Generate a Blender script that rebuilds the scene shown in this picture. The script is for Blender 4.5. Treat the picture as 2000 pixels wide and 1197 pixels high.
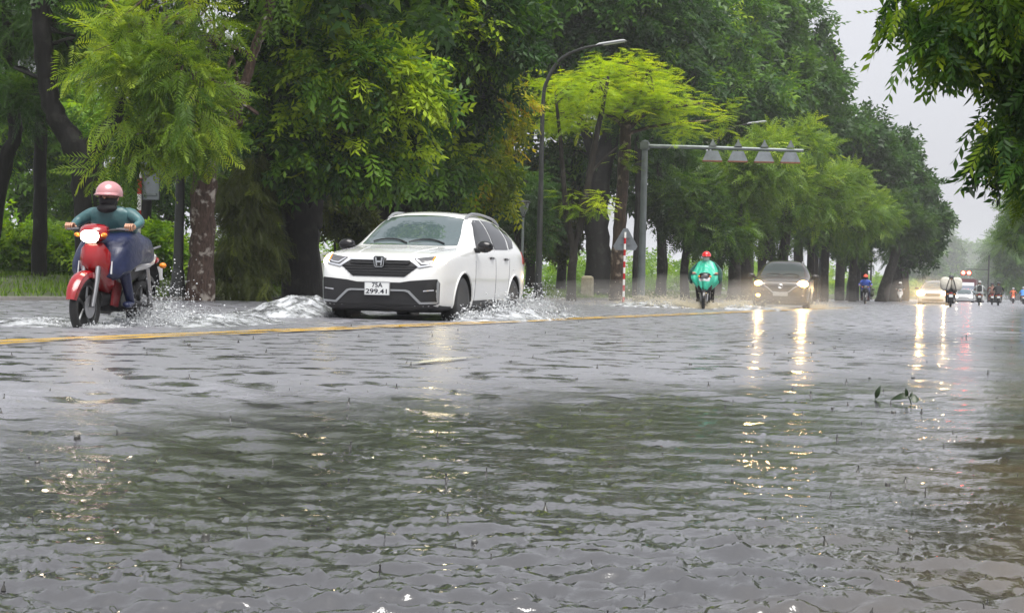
import bpy, bmesh, math, random
import numpy as np
from mathutils import Vector, Matrix, Quaternion
from mathutils.bvhtree import BVHTree
from mathutils.geometry import delaunay_2d_cdt

for _o in list(bpy.data.objects):
    bpy.data.objects.remove(_o, do_unlink=True)
random.seed(7)
RNG = np.random.default_rng(7)
SC = bpy.context.scene
COL = SC.collection
R = math.radians

# ------------------------------------------------------------------ camera
FPX = 3100.0                    # focal length in pixels of the 2000 px wide photograph
YAW, PITCH, ROLL = R(18.56), R(-0.758), R(1.5)
CAMZ = 0.5
_fw = Vector((-math.sin(YAW) * math.cos(PITCH), math.cos(YAW) * math.cos(PITCH), math.sin(PITCH)))
_r0 = Vector((math.cos(YAW), math.sin(YAW), 0))
_u0 = _r0.cross(_fw)
CAM_I = _r0 * math.cos(ROLL) + _u0 * math.sin(ROLL)
CAM_J = -_r0 * math.sin(ROLL) + _u0 * math.cos(ROLL)
CAM_P = Vector((0, 0, CAMZ))
cam_d = bpy.data.cameras.new('camera')
cam = bpy.data.objects.new('camera', cam_d)
COL.objects.link(cam)
_m = Matrix.Identity(4)
for _k in range(3):
    _m[_k][0] = CAM_I[_k]; _m[_k][1] = CAM_J[_k]; _m[_k][2] = -_fw[_k]; _m[_k][3] = CAM_P[_k]
cam.matrix_world = _m
cam_d.sensor_fit = 'HORIZONTAL'
cam_d.sensor_width = 36.0
cam_d.lens = 36.0 * FPX / 2000.0
cam_d.clip_start = 0.05
cam_d.clip_end = 3000
SC.camera = cam

# ------------------------------------------------------------------ sky and sun (rain, overcast)
SUN_EL, SUN_AZ = R(68), R(150)          # azimuth clockwise from +Y: the brightest cloud stands behind the camera's right shoulder
world = bpy.data.worlds.new('World')
SC.world = world
world.use_nodes = True
nt = world.node_tree
nt.nodes.clear()
w_out = nt.nodes.new('ShaderNodeOutputWorld')
w_bg = nt.nodes.new('ShaderNodeBackground')
w_sky = nt.nodes.new('ShaderNodeTexSky')
w_sky.sky_type = 'NISHITA'
w_sky.sun_disc = False
w_sky.sun_elevation = SUN_EL
w_sky.sun_rotation = SUN_AZ
w_sky.air_density = 1.0
w_sky.dust_density = 9.0
w_sky.ozone_density = 1.0
w_hs = nt.nodes.new('ShaderNodeHueSaturation')
w_hs.inputs['Saturation'].default_value = 0.25
w_mix = nt.nodes.new('ShaderNodeMix')
w_mix.data_type = 'RGBA'
w_mix.inputs[0].default_value = 0.45        # an even sheet of rain cloud over the clear-sky light
w_mix.inputs[7].default_value = (7.0, 7.1, 7.7, 1)
nt.links.new(w_sky.outputs[0], w_hs.inputs['Color'])
nt.links.new(w_hs.outputs[0], w_mix.inputs[6])
nt.links.new(w_mix.outputs[2], w_bg.inputs[0])
w_bg.inputs[1].default_value = 0.06
nt.links.new(w_bg.outputs[0], w_out.inputs[0])

sun_d = bpy.data.lights.new('sun', 'SUN')
sun_d.energy = 1.5
sun_d.angle = R(45)
sun_d.color = (1.0, 0.97, 0.92)
sun = bpy.data.objects.new('sun', sun_d)
COL.objects.link(sun)
_sd = Vector((math.sin(SUN_AZ) * math.cos(SUN_EL), math.cos(SUN_AZ) * math.cos(SUN_EL), math.sin(SUN_EL)))
sun.rotation_euler = (-_sd).to_track_quat('-Z', 'Y').to_euler()

vs = SC.view_settings
vs.view_transform = 'Standard'
vs.look = 'None'
vs.exposure = 1.65
vs.gamma = 1.0
vs.use_curve_mapping = False
SC.render.engine = 'CYCLES'
cy = SC.cycles
cy.use_denoising = True
cy.max_bounces = 8
cy.diffuse_bounces = 3
cy.glossy_bounces = 4
cy.transmission_bounces = 6
cy.transparent_max_bounces = 12
cy.volume_bounces = 1
cy.sample_clamp_indirect = 6.0
cy.caustics_reflective = False
cy.caustics_refractive = False

# ------------------------------------------------------------------ helpers
HZ = -41.0                                  # horizon row (unrolled) relative to the picture centre
def ray(px, py):
    return (_fw + CAM_I * ((px - 1000.0) / FPX) + CAM_J * ((598.5 - py) / FPX))
def at(px, py, D):
    "world point seen at a pixel of the photograph, D metres deep"
    return CAM_P + ray(px, py) * D
def gnd(px, D, z=0.0):
    "ground point in pixel column px, D metres deep, at height z"
    p = at(px, 570, D)
    return Vector((p.x, p.y, z))
def ppm(D):
    return FPX / D

def tag(o, label=None, cat=None, group=None, kind=None):
    if label: o['label'] = label
    if cat: o['category'] = cat
    if group: o['group'] = group
    if kind: o['kind'] = kind
    return o

def empty(name, loc=(0, 0, 0), rz=0.0, label=None, cat=None, group=None):
    o = bpy.data.objects.new(name, None)
    o.empty_display_size = 0.1
    COL.objects.link(o)
    o.location = loc
    o.rotation_euler = (0, 0, rz)
    return tag(o, label, cat, group)

def link_mesh(name, me, mats=None, parent=None, loc=None):
    o = bpy.data.objects.new(name, me)
    if mats is not None:
        for m in (mats if isinstance(mats, (list, tuple)) else [mats]):
            me.materials.append(m)
    COL.objects.link(o)
    if parent is not None: o.parent = parent
    if loc is not None: o.location = loc
    return o

def np_mesh(name, V, F, smooth=False, attrs=None):
    "mesh from numpy arrays; F is (m,3) or (m,4)"
    me = bpy.data.meshes.new(name)
    V = np.asarray(V, dtype=np.float32); F = np.asarray(F, dtype=np.int32)
    n = F.shape[1]
    me.vertices.add(len(V)); me.vertices.foreach_set('co', V.ravel())
    me.loops.add(F.size); me.loops.foreach_set('vertex_index', F.ravel())
    me.polygons.add(len(F))
    me.polygons.foreach_set('loop_start', np.arange(0, F.size, n, dtype=np.int32))
    me.polygons.foreach_set('loop_total', np.full(len(F), n, dtype=np.int32))
    if smooth: me.polygons.foreach_set('use_smooth', np.ones(len(F), dtype=bool))
    me.update(calc_edges=True)
    if attrs:
        for k, a in attrs.items():
            at_ = me.attributes.new(k, 'FLOAT', 'POINT')
            at_.data.foreach_set('value', np.asarray(a, dtype=np.float32))
    return me

class MB:
    "collects shapes and builds ONE mesh object"
    def __init__(s):
        s.v = []; s.f = []; s.mi = []; s.cur = 0
    def add(s, verts, faces):
        n = len(s.v)
        s.v += [tuple(v) for v in verts]
        s.f += [tuple(i + n for i in f) for f in faces]
        s.mi += [s.cur] * len(faces)
        return s
    def box(s, c, d, rot=None, taper=1.0, bevel=0.0):
        hx, hy, hz = d[0] / 2, d[1] / 2, d[2] / 2
        c = Vector(c)
        if bevel > 0:
            bm = bmesh.new()
            bmesh.ops.create_cube(bm, size=1)
            for v in bm.verts:
                t = taper if v.co.z > 0 else 1
                v.co = Vector((v.co.x * d[0] * t, v.co.y * d[1] * t, v.co.z * d[2]))
            bmesh.ops.bevel(bm, geom=bm.edges[:], offset=bevel, segments=2, affect='EDGES')
            vs_ = [v.co.copy() for v in bm.verts]
            bm.verts.index_update()
            fs_ = [[v.index for v in f.verts] for f in bm.faces]
            bm.free()
        else:
            vs_ = []
            for z in (-hz, hz):
                t = taper if z > 0 else 1
                for x, y in ((-hx, -hy), (hx, -hy), (hx, hy), (-hx, hy)):
                    vs_.append(Vector((x * t, y * t, z)))
            fs_ = [(3, 2, 1, 0), (4, 5, 6, 7), (0, 1, 5, 4), (1, 2, 6, 5), (2, 3, 7, 6), (3, 0, 4, 7)]
        if rot is not None: vs_ = [rot @ v for v in vs_]
        return s.add([v + c for v in vs_], fs_)
    def tube(s, path, rad, n=8, caps=True, jit=0.0):
        path = [Vector(p) for p in path]
        if not isinstance(rad, (list, tuple)): rad = [rad] * len(path)
        vs_, fs_ = [], []
        prev = None
        for i, p in enumerate(path):
            a = path[max(0, i - 1)]; b = path[min(len(path) - 1, i + 1)]
            d = (b - a)
            if d.length < 1e-9: d = Vector((0, 0, 1))
            d.normalize()
            if prev is None:
                h = Vector((1, 0, 0)) if abs(d.x) < 0.8 else Vector((0, 1, 0))
                u = d.cross(h).normalized()
            else:
                u = (prev - d * prev.dot(d))
                u = u.normalized() if u.length > 1e-6 else d.orthogonal().normalized()
            prev = u
            w = d.cross(u)
            for k in range(n):
                t = 2 * math.pi * k / n
                r = rad[i] * (1 + (random.uniform(-jit, jit) if jit else 0))
                vs_.append(p + u * (math.cos(t) * r) + w * (math.sin(t) * r))
        for i in range(len(path) - 1):
            for k in range(n):
                k2 = (k + 1) % n
                fs_.append((i * n + k, i * n + k2, (i + 1) * n + k2, (i + 1) * n + k))
        if caps:
            fs_.append(tuple(range(n - 1, -1, -1)))
            fs_.append(tuple((len(path) - 1) * n + k for k in range(n)))
        return s.add(vs_, fs_)
    def lathe(s, prof, c=(0, 0, 0), n=24, axis='Z', rot=None):
        "prof: list of (r, h)"
        c = Vector(c)
        vs_, fs_ = [], []
        for r, h in prof:
            for k in range(n):
                t = 2 * math.pi * k / n
                a, b = math.cos(t) * r, math.sin(t) * r
                p = {'Z': (a, b, h), 'X': (h, a, b), 'Y': (b, h, a)}[axis]
                p = Vector(p)
                if rot is not None: p = rot @ p
                vs_.append(p + c)
        for i in range(len(prof) - 1):
            for k in range(n):
                k2 = (k + 1) % n
                fs_.append((i * n + k, i * n + k2, (i + 1) * n + k2, (i + 1) * n + k))
        if prof[0][0] > 1e-6: fs_.append(tuple(range(n - 1, -1, -1)))
        if prof[-1][0] > 1e-6: fs_.append(tuple((len(prof) - 1) * n + k for k in range(n)))
        return s.add(vs_, fs_)
    def ell(s, c, r, n=16, m=10, rot=None):
        prof = [(max(1e-5, math.sin(math.pi * i / m)), -math.cos(math.pi * i / m)) for i in range(m + 1)]
        c = Vector(c)
        k0 = len(s.v)
        s.lathe(prof, (0, 0, 0), n)
        for i in range(k0, len(s.v)):
            v = Vector((s.v[i][0] * r[0], s.v[i][1] * r[1], s.v[i][2] * r[2]))
            if rot is not None: v = rot @ v
            s.v[i] = tuple(v + c)
        return s
    def prism(s, pts, ext, origin=(0, 0, 0), axes=None):
        "polygon pts (a,b) in plane axes[0],axes[1], extruded ext along axes[2], centred"
        ax = axes or (Vector((1, 0, 0)), Vector((0, 0, 1)), Vector((0, 1, 0)))
        o = Vector(origin)
        n = len(pts)
        vs_ = [o + ax[0] * a + ax[1] * b - ax[2] * (ext / 2) for a, b in pts] + \
              [o + ax[0] * a + ax[1] * b + ax[2] * (ext / 2) for a, b in pts]
        fs_ = [tuple(range(n)), tuple(range(2 * n - 1, n - 1, -1))]
        for k in range(n):
            fs_.append((k, k + n, (k + 1) % n + n, (k + 1) % n))
        return s.add(vs_, fs_)
    def loft(s, rings, close=True, caps=True):
        n = len(rings[0])
        vs_ = [Vector(p) for r_ in rings for p in r_]
        fs_ = []
        for i in range(len(rings) - 1):
            for k in range(n if close else n - 1):
                k2 = (k + 1) % n
                fs_.append((i * n + k, i * n + k2, (i + 1) * n + k2, (i + 1) * n + k))
        if caps and close:
            fs_.append(tuple(range(n - 1, -1, -1)))
            fs_.append(tuple((len(rings) - 1) * n + k for k in range(n)))
        return s.add(vs_, fs_)
    def mesh(s, name, smooth=True, angle=40, subsurf=0):
        me = bpy.data.meshes.new(name)
        me.from_pydata(s.v, [], s.f)
        me.polygons.foreach_set('material_index', s.mi)
        bm = bmesh.new(); bm.from_mesh(me)
        bmesh.ops.recalc_face_normals(bm, faces=bm.faces[:])
        if smooth:
            for f in bm.faces: f.smooth = True
            for e in bm.edges:
                if len(e.link_faces) == 2 and e.calc_face_angle(0) > math.radians(angle):
                    e.smooth = False
        bm.to_mesh(me); bm.free()
        return me
    def build(s, name, mats, parent=None, smooth=True, angle=40, loc=None):
        return link_mesh(name, s.mesh(name, smooth, angle), mats, parent, loc)

def bake(o, mods):
    "apply modifiers through the depsgraph and swap in the result"
    for t, kw in mods:
        m = o.modifiers.new(t, t)
        for k, v in kw.items(): setattr(m, k, v)
    dg = bpy.context.evaluated_depsgraph_get()
    me = bpy.data.meshes.new_from_object(o.evaluated_get(dg))
    o.modifiers.clear()
    old = o.data
    o.data = me
    me.name = o.name
    bpy.data.meshes.remove(old)
    return o

def copy_tree(o, parent=None):
    c = o.copy(); COL.objects.link(c); c.parent = parent
    for ch in list(o.children): copy_tree(ch, c)
    return c

# ------------------------------------------------------------------ materials
_M = {}
def pbr(name, col, rough=0.5, metal=0.0, spec=0.5, noise=None, bump=None, coat=0.0, emit=None, trans=0.0, ior=1.45, alpha=1.0):
    """noise=(scale, amount) varies the colour; bump=(scale, strength, distance)"""
    if name in _M: return _M[name]
    m = bpy.data.materials.new(name); m.use_nodes = True
    t = m.node_tree; b = t.nodes['Principled BSDF']
    b.inputs['Base Color'].default_value = (*col, 1)
    b.inputs['Roughness'].default_value = rough
    b.inputs['Metallic'].default_value = metal
    b.inputs['IOR'].default_value = ior
    b.inputs['Specular IOR Level'].default_value = spec
    b.inputs['Coat Weight'].default_value = coat
    b.inputs['Coat Roughness'].default_value = 0.04
    b.inputs['Transmission Weight'].default_value = trans
    b.inputs['Alpha'].default_value = alpha
    if emit:
        b.inputs['Emission Color'].default_value = (*emit[0], 1)
        b.inputs['Emission Strength'].default_value = emit[1]
    if noise or bump:
        tc = t.nodes.new('ShaderNodeTexCoord')
    if noise:
        nz = t.nodes.new('ShaderNodeTexNoise'); nz.inputs['Scale'].default_value = noise[0]
        nz.inputs['Detail'].default_value = 6; nz.inputs['Roughness'].default_value = 0.65
        t.links.new(tc.outputs['Object'], nz.inputs['Vector'])
        mr = t.nodes.new('ShaderNodeMapRange')
        mr.inputs[1].default_value = 0.25; mr.inputs[2].default_value = 0.75
        mr.inputs[3].default_value = 1 - noise[1]; mr.inputs[4].default_value = 1 + noise[1]
        t.links.new(nz.outputs[0], mr.inputs[0])
        mx = t.nodes.new('ShaderNodeMix'); mx.data_type = 'RGBA'; mx.blend_type = 'MULTIPLY'
        mx.inputs[0].default_value = 1.0; mx.inputs[6].default_value = (*col, 1)
        t.links.new(mr.outputs[0], mx.inputs[7])
        t.links.new(mx.outputs[2], b.inputs['Base Color'])
    if bump:
        n2 = t.nodes.new('ShaderNodeTexNoise'); n2.inputs['Scale'].default_value = bump[0]
        n2.inputs['Detail'].default_value = 5
        t.links.new(tc.outputs['Object'], n2.inputs['Vector'])
        bp = t.nodes.new('ShaderNodeBump'); bp.inputs['Strength'].default_value = bump[1]
        bp.inputs['Distance'].default_value = bump[2]
        t.links.new(n2.outputs[0], bp.inputs['Height'])
        t.links.new(bp.outputs[0], b.inputs['Normal'])
    _M[name] = m
    return m

def leaf_mat(name, stops, transl=0.35, rough=0.38):
    "leaf colour runs through stops by each leaf's own tint"
    m = bpy.data.materials.new(name); m.use_nodes = True
    t = m.node_tree; t.nodes.clear()
    out = t.nodes.new('ShaderNodeOutputMaterial')
    a = t.nodes.new('ShaderNodeAttribute'); a.attribute_name = 'tint'
    cr = t.nodes.new('ShaderNodeValToRGB')
    el = cr.color_ramp.elements
    el[0].position = stops[0][0]; el[0].color = (*stops[0][1], 1)
    el[1].position = stops[-1][0]; el[1].color = (*stops[-1][1], 1)
    for p, c in stops[1:-1]:
        e = el.new(p); e.color = (*c, 1)
    t.links.new(a.outputs['Fac'], cr.inputs[0])
    b = t.nodes.new('ShaderNodeBsdfPrincipled')
    b.inputs['Roughness'].default_value = rough
    b.inputs['Specular IOR Level'].default_value = 0.25
    t.links.new(cr.outputs[0], b.inputs['Base Color'])
    tl = t.nodes.new('ShaderNodeBsdfTranslucent')
    hs = t.nodes.new('ShaderNodeHueSaturation')
    hs.inputs['Hue'].default_value = 0.485; hs.inputs['Saturation'].default_value = 1.1; hs.inputs['Value'].default_value = 1.5
    t.links.new(cr.outputs[0], hs.inputs['Color'])
    t.links.new(hs.outputs[0], tl.inputs[0])
    mx = t.nodes.new('ShaderNodeMixShader'); mx.inputs[0].default_value = transl
    t.links.new(b.outputs[0], mx.inputs[1]); t.links.new(tl.outputs[0], mx.inputs[2])
    t.links.new(mx.outputs[0], out.inputs[0])
    return m

def bark_mat(name, c1, c2, c3, scale=3.0):
    m = bpy.data.materials.new(name); m.use_nodes = True
    t = m.node_tree; b = t.nodes['Principled BSDF']
    tc = t.nodes.new('ShaderNodeTexCoord')
    mp = t.nodes.new('ShaderNodeMapping'); mp.inputs['Scale'].default_value = (1, 1, 0.22)
    t.links.new(tc.outputs['Object'], mp.inputs[0])
    n1 = t.nodes.new('ShaderNodeTexNoise'); n1.inputs['Scale'].default_value = scale * 5; n1.inputs['Detail'].default_value = 8
    n1.inputs['Roughness'].default_value = 0.7
    t.links.new(mp.outputs[0], n1.inputs['Vector'])
    cr = t.nodes.new('ShaderNodeValToRGB')
    cr.color_ramp.elements[0].position = 0.35; cr.color_ramp.elements[0].color = (*c1, 1)
    cr.color_ramp.elements[1].position = 0.7; cr.color_ramp.elements[1].color = (*c2, 1)
    t.links.new(n1.outputs[0], cr.inputs[0])
    n2 = t.nodes.new('ShaderNodeTexNoise'); n2.inputs['Scale'].default_value = scale * 1.1; n2.inputs['Detail'].default_value = 6
    t.links.new(tc.outputs['Object'], n2.inputs['Vector'])
    r2 = t.nodes.new('ShaderNodeValToRGB')
    r2.color_ramp.elements[0].position = 0.55; r2.color_ramp.elements[0].color = (0, 0, 0, 1)
    r2.color_ramp.elements[1].position = 0.68; r2.color_ramp.elements[1].color = (1, 1, 1, 1)
    t.links.new(n2.outputs[0], r2.inputs[0])
    mx = t.nodes.new('ShaderNodeMix'); mx.data_type = 'RGBA'; mx.inputs[7].default_value = (*c3, 1)
    t.links.new(r2.outputs[0], mx.inputs[0]); t.links.new(cr.outputs[0], mx.inputs[6])
    t.links.new(mx.outputs[2], b.inputs['Base Color'])
    b.inputs['Roughness'].default_value = 0.6
    b.inputs['Specular IOR Level'].default_value = 0.2
    bp = t.nodes.new('ShaderNodeBump'); bp.inputs['Strength'].default_value = 0.9; bp.inputs['Distance'].default_value = 0.03
    t.links.new(n1.outputs[0], bp.inputs['Height']); t.links.new(bp.outputs[0], b.inputs['Normal'])
    return m
# ------------------------------------------------------------------ the flooded road: water with real ripples
KERB_X = -17.4
def wave_height(x, y, res):
    "ripple height in metres at world x, y; wavelengths under ~2.5 grid steps are left to the bump"
    rs = np.random.default_rng(11)
    h = np.zeros_like(x)
    lf = (np.sin(x * 0.9 + y * 0.43 + 1.0) + np.sin(x * 0.47 - y * 0.81 + 2.1) + np.sin(-x * 1.3 + y * 0.6 + 0.4)) / 3
    lf2 = (np.sin(x * 2.1 + y * 1.3 + 0.3) + np.sin(x * 1.2 - y * 2.3 + 1.7)) / 2
    d = np.hypot(x, y)
    chop = np.clip(0.62 + 0.45 * lf + 0.25 * lf2, 0.18, 1.3)
    chop *= np.interp(d, [1.0, 3.0, 4.5, 7.0, 10.0, 16.0, 40.0, 90.0], [1.05, 1.15, 1.5, 1.6, 1.1, 0.8, 0.5, 0.3])
    for wl0, wl1, n, slope in ((0.18, 0.42, 10, 0.08), (0.09, 0.18, 18, 0.18), (0.05, 0.09, 24, 0.25), (0.03, 0.05, 24, 0.18)):
        for k in range(n):
            wl = wl0 * (wl1 / wl0) ** rs.random()
            th = rs.normal(R(106), R(34)) + (math.pi if rs.random() < 0.4 else 0)
            kk = 2 * math.pi / wl
            ph = rs.random() * 6.283
            a = slope / kk / math.sqrt(n / 2)
            att = np.clip((wl / res - 2.2) / 2.0, 0, 1)
            arg = kk * (x * math.cos(th) + y * math.sin(th)) + ph + 0.9 * lf2
            h += a * att * (np.sin(arg) + 0.22 * np.cos(2 * arg))
    return h * chop

def build_water(mat):
    Ds = [1.05]
    while Ds[-1] < 60: Ds.append(Ds[-1] + min(0.0019 * Ds[-1] ** 2, 0.009 * Ds[-1]))
    while Ds[-1] < 1600: Ds.append(Ds[-1] * 1.035)
    Ds = np.array(Ds)
    nc = 380
    tt = np.linspace(-0.47, 0.47, nc)
    fx, fy = -math.sin(YAW), math.cos(YAW)
    rx, ry = math.cos(YAW), math.sin(YAW)
    DD, TT = np.meshgrid(Ds, tt, indexing='ij')
    X = DD * fx + DD * TT * rx; Y = DD * fy + DD * TT * ry
    step = np.maximum(np.gradient(Ds)[:, None] * np.ones_like(TT), DD * (tt[1] - tt[0]))
    Z = wave_height(X, Y, step)
    # rings where raindrops land
    rs = np.random.default_rng(5)
    for k in range(5200):
        D = 1.2 + 11.0 * rs.random() ** 1.3
        t = rs.uniform(-0.42, 0.42)
        cx, cy_ = D * fx + D * t * rx, D * fy + D * t * ry
        r0 = rs.uniform(0.008, 0.075) * (0.7 + D / 10)
        i0, i1 = np.searchsorted(Ds, [D - 0.17, D + 0.17])
        j0, j1 = np.searchsorted(tt, [t - 0.17 / D, t + 0.17 / D])
        if i1 <= i0 or j1 <= j0: continue
        r = np.hypot(X[i0:i1, j0:j1] - cx, Y[i0:i1, j0:j1] - cy_)
        amp = 0.0045 * math.exp(-r0 / 0.06) * rs.uniform(0.5, 1.3)
        Z[i0:i1, j0:j1] += amp * np.exp(-((r - r0) / 0.013) ** 2) * np.cos((r - r0) * 260)
        Z[i0:i1, j0:j1] += 0.6 * amp * np.exp(-(r / (r0 * 0.6 + 0.008)) ** 2)
    nr = len(Ds)
    V = np.stack([X, Y, Z], -1).reshape(-1, 3)
    ii = (np.arange(nr - 1)[:, None] * nc + np.arange(nc - 1)[None, :]).ravel()
    F = np.stack([ii, ii + 1, ii + nc + 1, ii + nc], -1)
    me = np_mesh('flooded_road', V, F, smooth=True)
    o = link_mesh('flooded_road', me, mat)
    tag(o, 'grey rippled flood water lying over the whole road', None, None, 'structure')
    return o

def water_mat(name, film_only=False):
    m = bpy.data.materials.new(name); m.use_nodes = True
    t = m.node_tree; b = t.nodes['Principled BSDF']
    N = t.nodes.new; L = t.links.new
    g = N('ShaderNodeNewGeometry')
    sx = N('ShaderNodeSeparateXYZ'); L(g.outputs['Position'], sx.inputs[0])
    nz = N('ShaderNodeTexNoise'); nz.inputs['Scale'].default_value = 0.8; nz.inputs['Detail'].default_value = 6
    L(g.outputs['Position'], nz.inputs['Vector'])
    def rng_(src, a0, a1, b0, b1):
        r_ = N('ShaderNodeMapRange'); r_.inputs[1].default_value = a0; r_.inputs[2].default_value = a1
        r_.inputs[3].default_value = b0; r_.inputs[4].default_value = b1
        r_.interpolation_type = 'SMOOTHSTEP'
        L(src, r_.inputs[0]); return r_.outputs[0]
    ad = N('ShaderNodeMath'); ad.operation = 'MULTIPLY_ADD'; ad.inputs[1].default_value = 2.6
    L(nz.outputs[0], ad.inputs[0]); L(sx.outputs[0], ad.inputs[2])
    sb = N('ShaderNodeMath'); sb.operation = 'SUBTRACT'
    L(ad.outputs[0], sb.inputs[0]); L(rng_(sx.outputs[1], 4.5, 11.0, 0.0, 2.3), sb.inputs[1])
    # 1 = water standing deep and smooth by the near kerb, 0 = rain-beaten film over the crown of the road
    pool = rng_(sb.outputs[0], -3.0, -0.5, 0.0, 1.0)
    n3 = N('ShaderNodeTexNoise'); n3.inputs['Scale'].default_value = 3.6; n3.inputs['Detail'].default_value = 6
    L(g.outputs['Position'], n3.inputs['Vector'])
    pm = N('ShaderNodeMath'); pm.operation = 'MAXIMUM'        # calmer flecks scattered over the film too
    L(pool, pm.inputs[0]); L(rng_(n3.outputs[0], 0.50, 0.64, 0.0, 0.85), pm.inputs[1])
    pool = pm.outputs[0]
    mud = rng_(ad.outputs[0], 0.6, 1.7, 0.0, 1.0)
    m1 = N('ShaderNodeMix'); m1.data_type = 'RGBA'
    m1.inputs[6].default_value = (0.175, 0.176, 0.20, 1); m1.inputs[7].default_value = (0.035, 0.035, 0.037, 1)
    L(pool, m1.inputs[0])
    m2 = N('ShaderNodeMix'); m2.data_type = 'RGBA'; m2.inputs[7].default_value = (0.075, 0.06, 0.04, 1)
    L(mud, m2.inputs[0]); L(m1.outputs[2], m2.inputs[6])
    L(m2.outputs[2], b.inputs['Base Color'])
    L(rng_(pool, 0, 1, 0.31, 0.04), b.inputs['Roughness'])
    b.inputs['IOR'].default_value = 1.62
    b.inputs['Specular IOR Level'].default_value = 1.0
    n1 = N('ShaderNodeTexNoise'); n1.inputs['Scale'].default_value = 10.0; n1.inputs['Detail'].default_value = 5
    n1.inputs['Roughness'].default_value = 0.65
    L(g.outputs['Position'], n1.inputs['Vector'])
    bp = N('ShaderNodeBump'); bp.inputs['Distance'].default_value = 0.05
    L(rng_(pool, 0, 1, 0.55, 0.10), bp.inputs['Strength'])
    L(n1.outputs[0], bp.inputs['Height'])
    n5 = N('ShaderNodeTexNoise'); n5.inputs['Scale'].default_value = 34.0; n5.inputs['Detail'].default_value = 4
    L(g.outputs['Position'], n5.inputs['Vector'])
    b2 = N('ShaderNodeBump'); b2.inputs['Strength'].default_value = 0.2; b2.inputs['Distance'].default_value = 0.012
    L(n5.outputs[0], b2.inputs['Height']); L(bp.outputs[0], b2.inputs['Normal'])
    L(b2.outputs[0], b.inputs['Normal'])
    return m
M_WATER = water_mat('flood_water')
build_water(M_WATER)
# the sheet under and around it, out to the horizon
def sheet(name, x0, x1, y0, y1, z, mat, label=None):
    me = np_mesh(name, [(x0, y0, z), (x1, y0, z), (x1, y1, z), (x0, y1, z)], [(0, 1, 2, 3)])
    return tag(link_mesh(name, me, mat), label, None, None, 'structure')
M_WATER2 = M_WATER
sheet('outer_flood_water', -17.6, 390, -55, 1790, -0.10, M_WATER2, 'outer sheet of flood water around the road')
sheet('river', -790, -74.5, -55, 1790, -0.6, M_WATER2, 'pale river beyond the park trees')

# ------------------------------------------------------------------ verge: kerb and park ground on the far side
def verge_z(x):
    return np.interp(-np.asarray(x, float), [17.4, 18.3, 21.0, 27.0, 40.0, 75.0, 77.0], [0.02, 0.10, 0.20, 0.40, 0.44, 0.46, -1.2])
M_SOIL = pbr('park_ground', (0.045, 0.06, 0.022), 0.9, noise=(0.7, 0.6), bump=(14, 0.6, 0.05))
xs = np.concatenate([np.linspace(-17.62, -30, 26), np.linspace(-31, -77, 20)])
ys = np.concatenate([np.linspace(-50, 120, 120), np.linspace(125, 1790, 80)])
YY, XX = np.meshgrid(ys, xs, indexing='ij')
ZZ = verge_z(XX) + 0.03 * np.sin(XX * 1.7 + YY * 0.9) * np.clip((-XX - 18) / 3, 0, 1) + 0.02 * np.sin(YY * 2.3 + XX) * np.clip((-XX - 18) / 3, 0, 1)
_i = (np.arange(len(ys) - 1)[:, None] * len(xs) + np.arange(len(xs) - 1)[None, :]).ravel()
me = np_mesh('park_ground', np.stack([XX, YY, ZZ], -1).reshape(-1, 3), np.stack([_i, _i + 1, _i + len(xs) + 1, _i + len(xs)], -1), True)
tag(link_mesh('park_ground', me, M_SOIL), 'grassy park ground beyond the far kerb', None, None, 'structure')

# right-hand verge behind the camera's side of the road
M_KERB = pbr('kerb_concrete', (0.22, 0.21, 0.19), 0.7, noise=(4, 0.35), bump=(30, 0.4, 0.01))
sheet('right_verge', 4.2, 60, 2, 1790, 0.12, M_SOIL, 'ground under the right-hand roadside trees')
for nm, xk in (('right_kerb', 4.1), ('far_kerb', -17.5)):
    kb = MB()
    kb.box((xk, 890, -0.02), (0.24, 1790, 0.24 if nm == 'right_kerb' else 0.18))
    tag(kb.build(nm, M_KERB, None, False), 'low concrete kerb edging the road', None, None, 'structure')

# far bank across the river, lost in the rain
def blob_leaves(n, cx, cy_, cz, rx, ry, rz, size, rs):
    p = rs.normal(size=(n, 3)); p /= np.linalg.norm(p, axis=1)[:, None]
    p *= rs.random((n, 1)) ** 0.4
    c = p * np.array([rx, ry, rz]) + np.array([cx, cy_, cz])
    a = rs.normal(size=(n, 3)); a /= np.linalg.norm(a, axis=1)[:, None]
    b = np.cross(a, rs.normal(size=(n, 3))); b /= np.linalg.norm(b, axis=1)[:, None]
    s = size * rs.uniform(0.5, 1.2, (n, 1))
    V = np.stack([c - a * s, c + b * s * 0.5, c + a * s, c - b * s * 0.5], 1).reshape(-1, 3)
    return V

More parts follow.
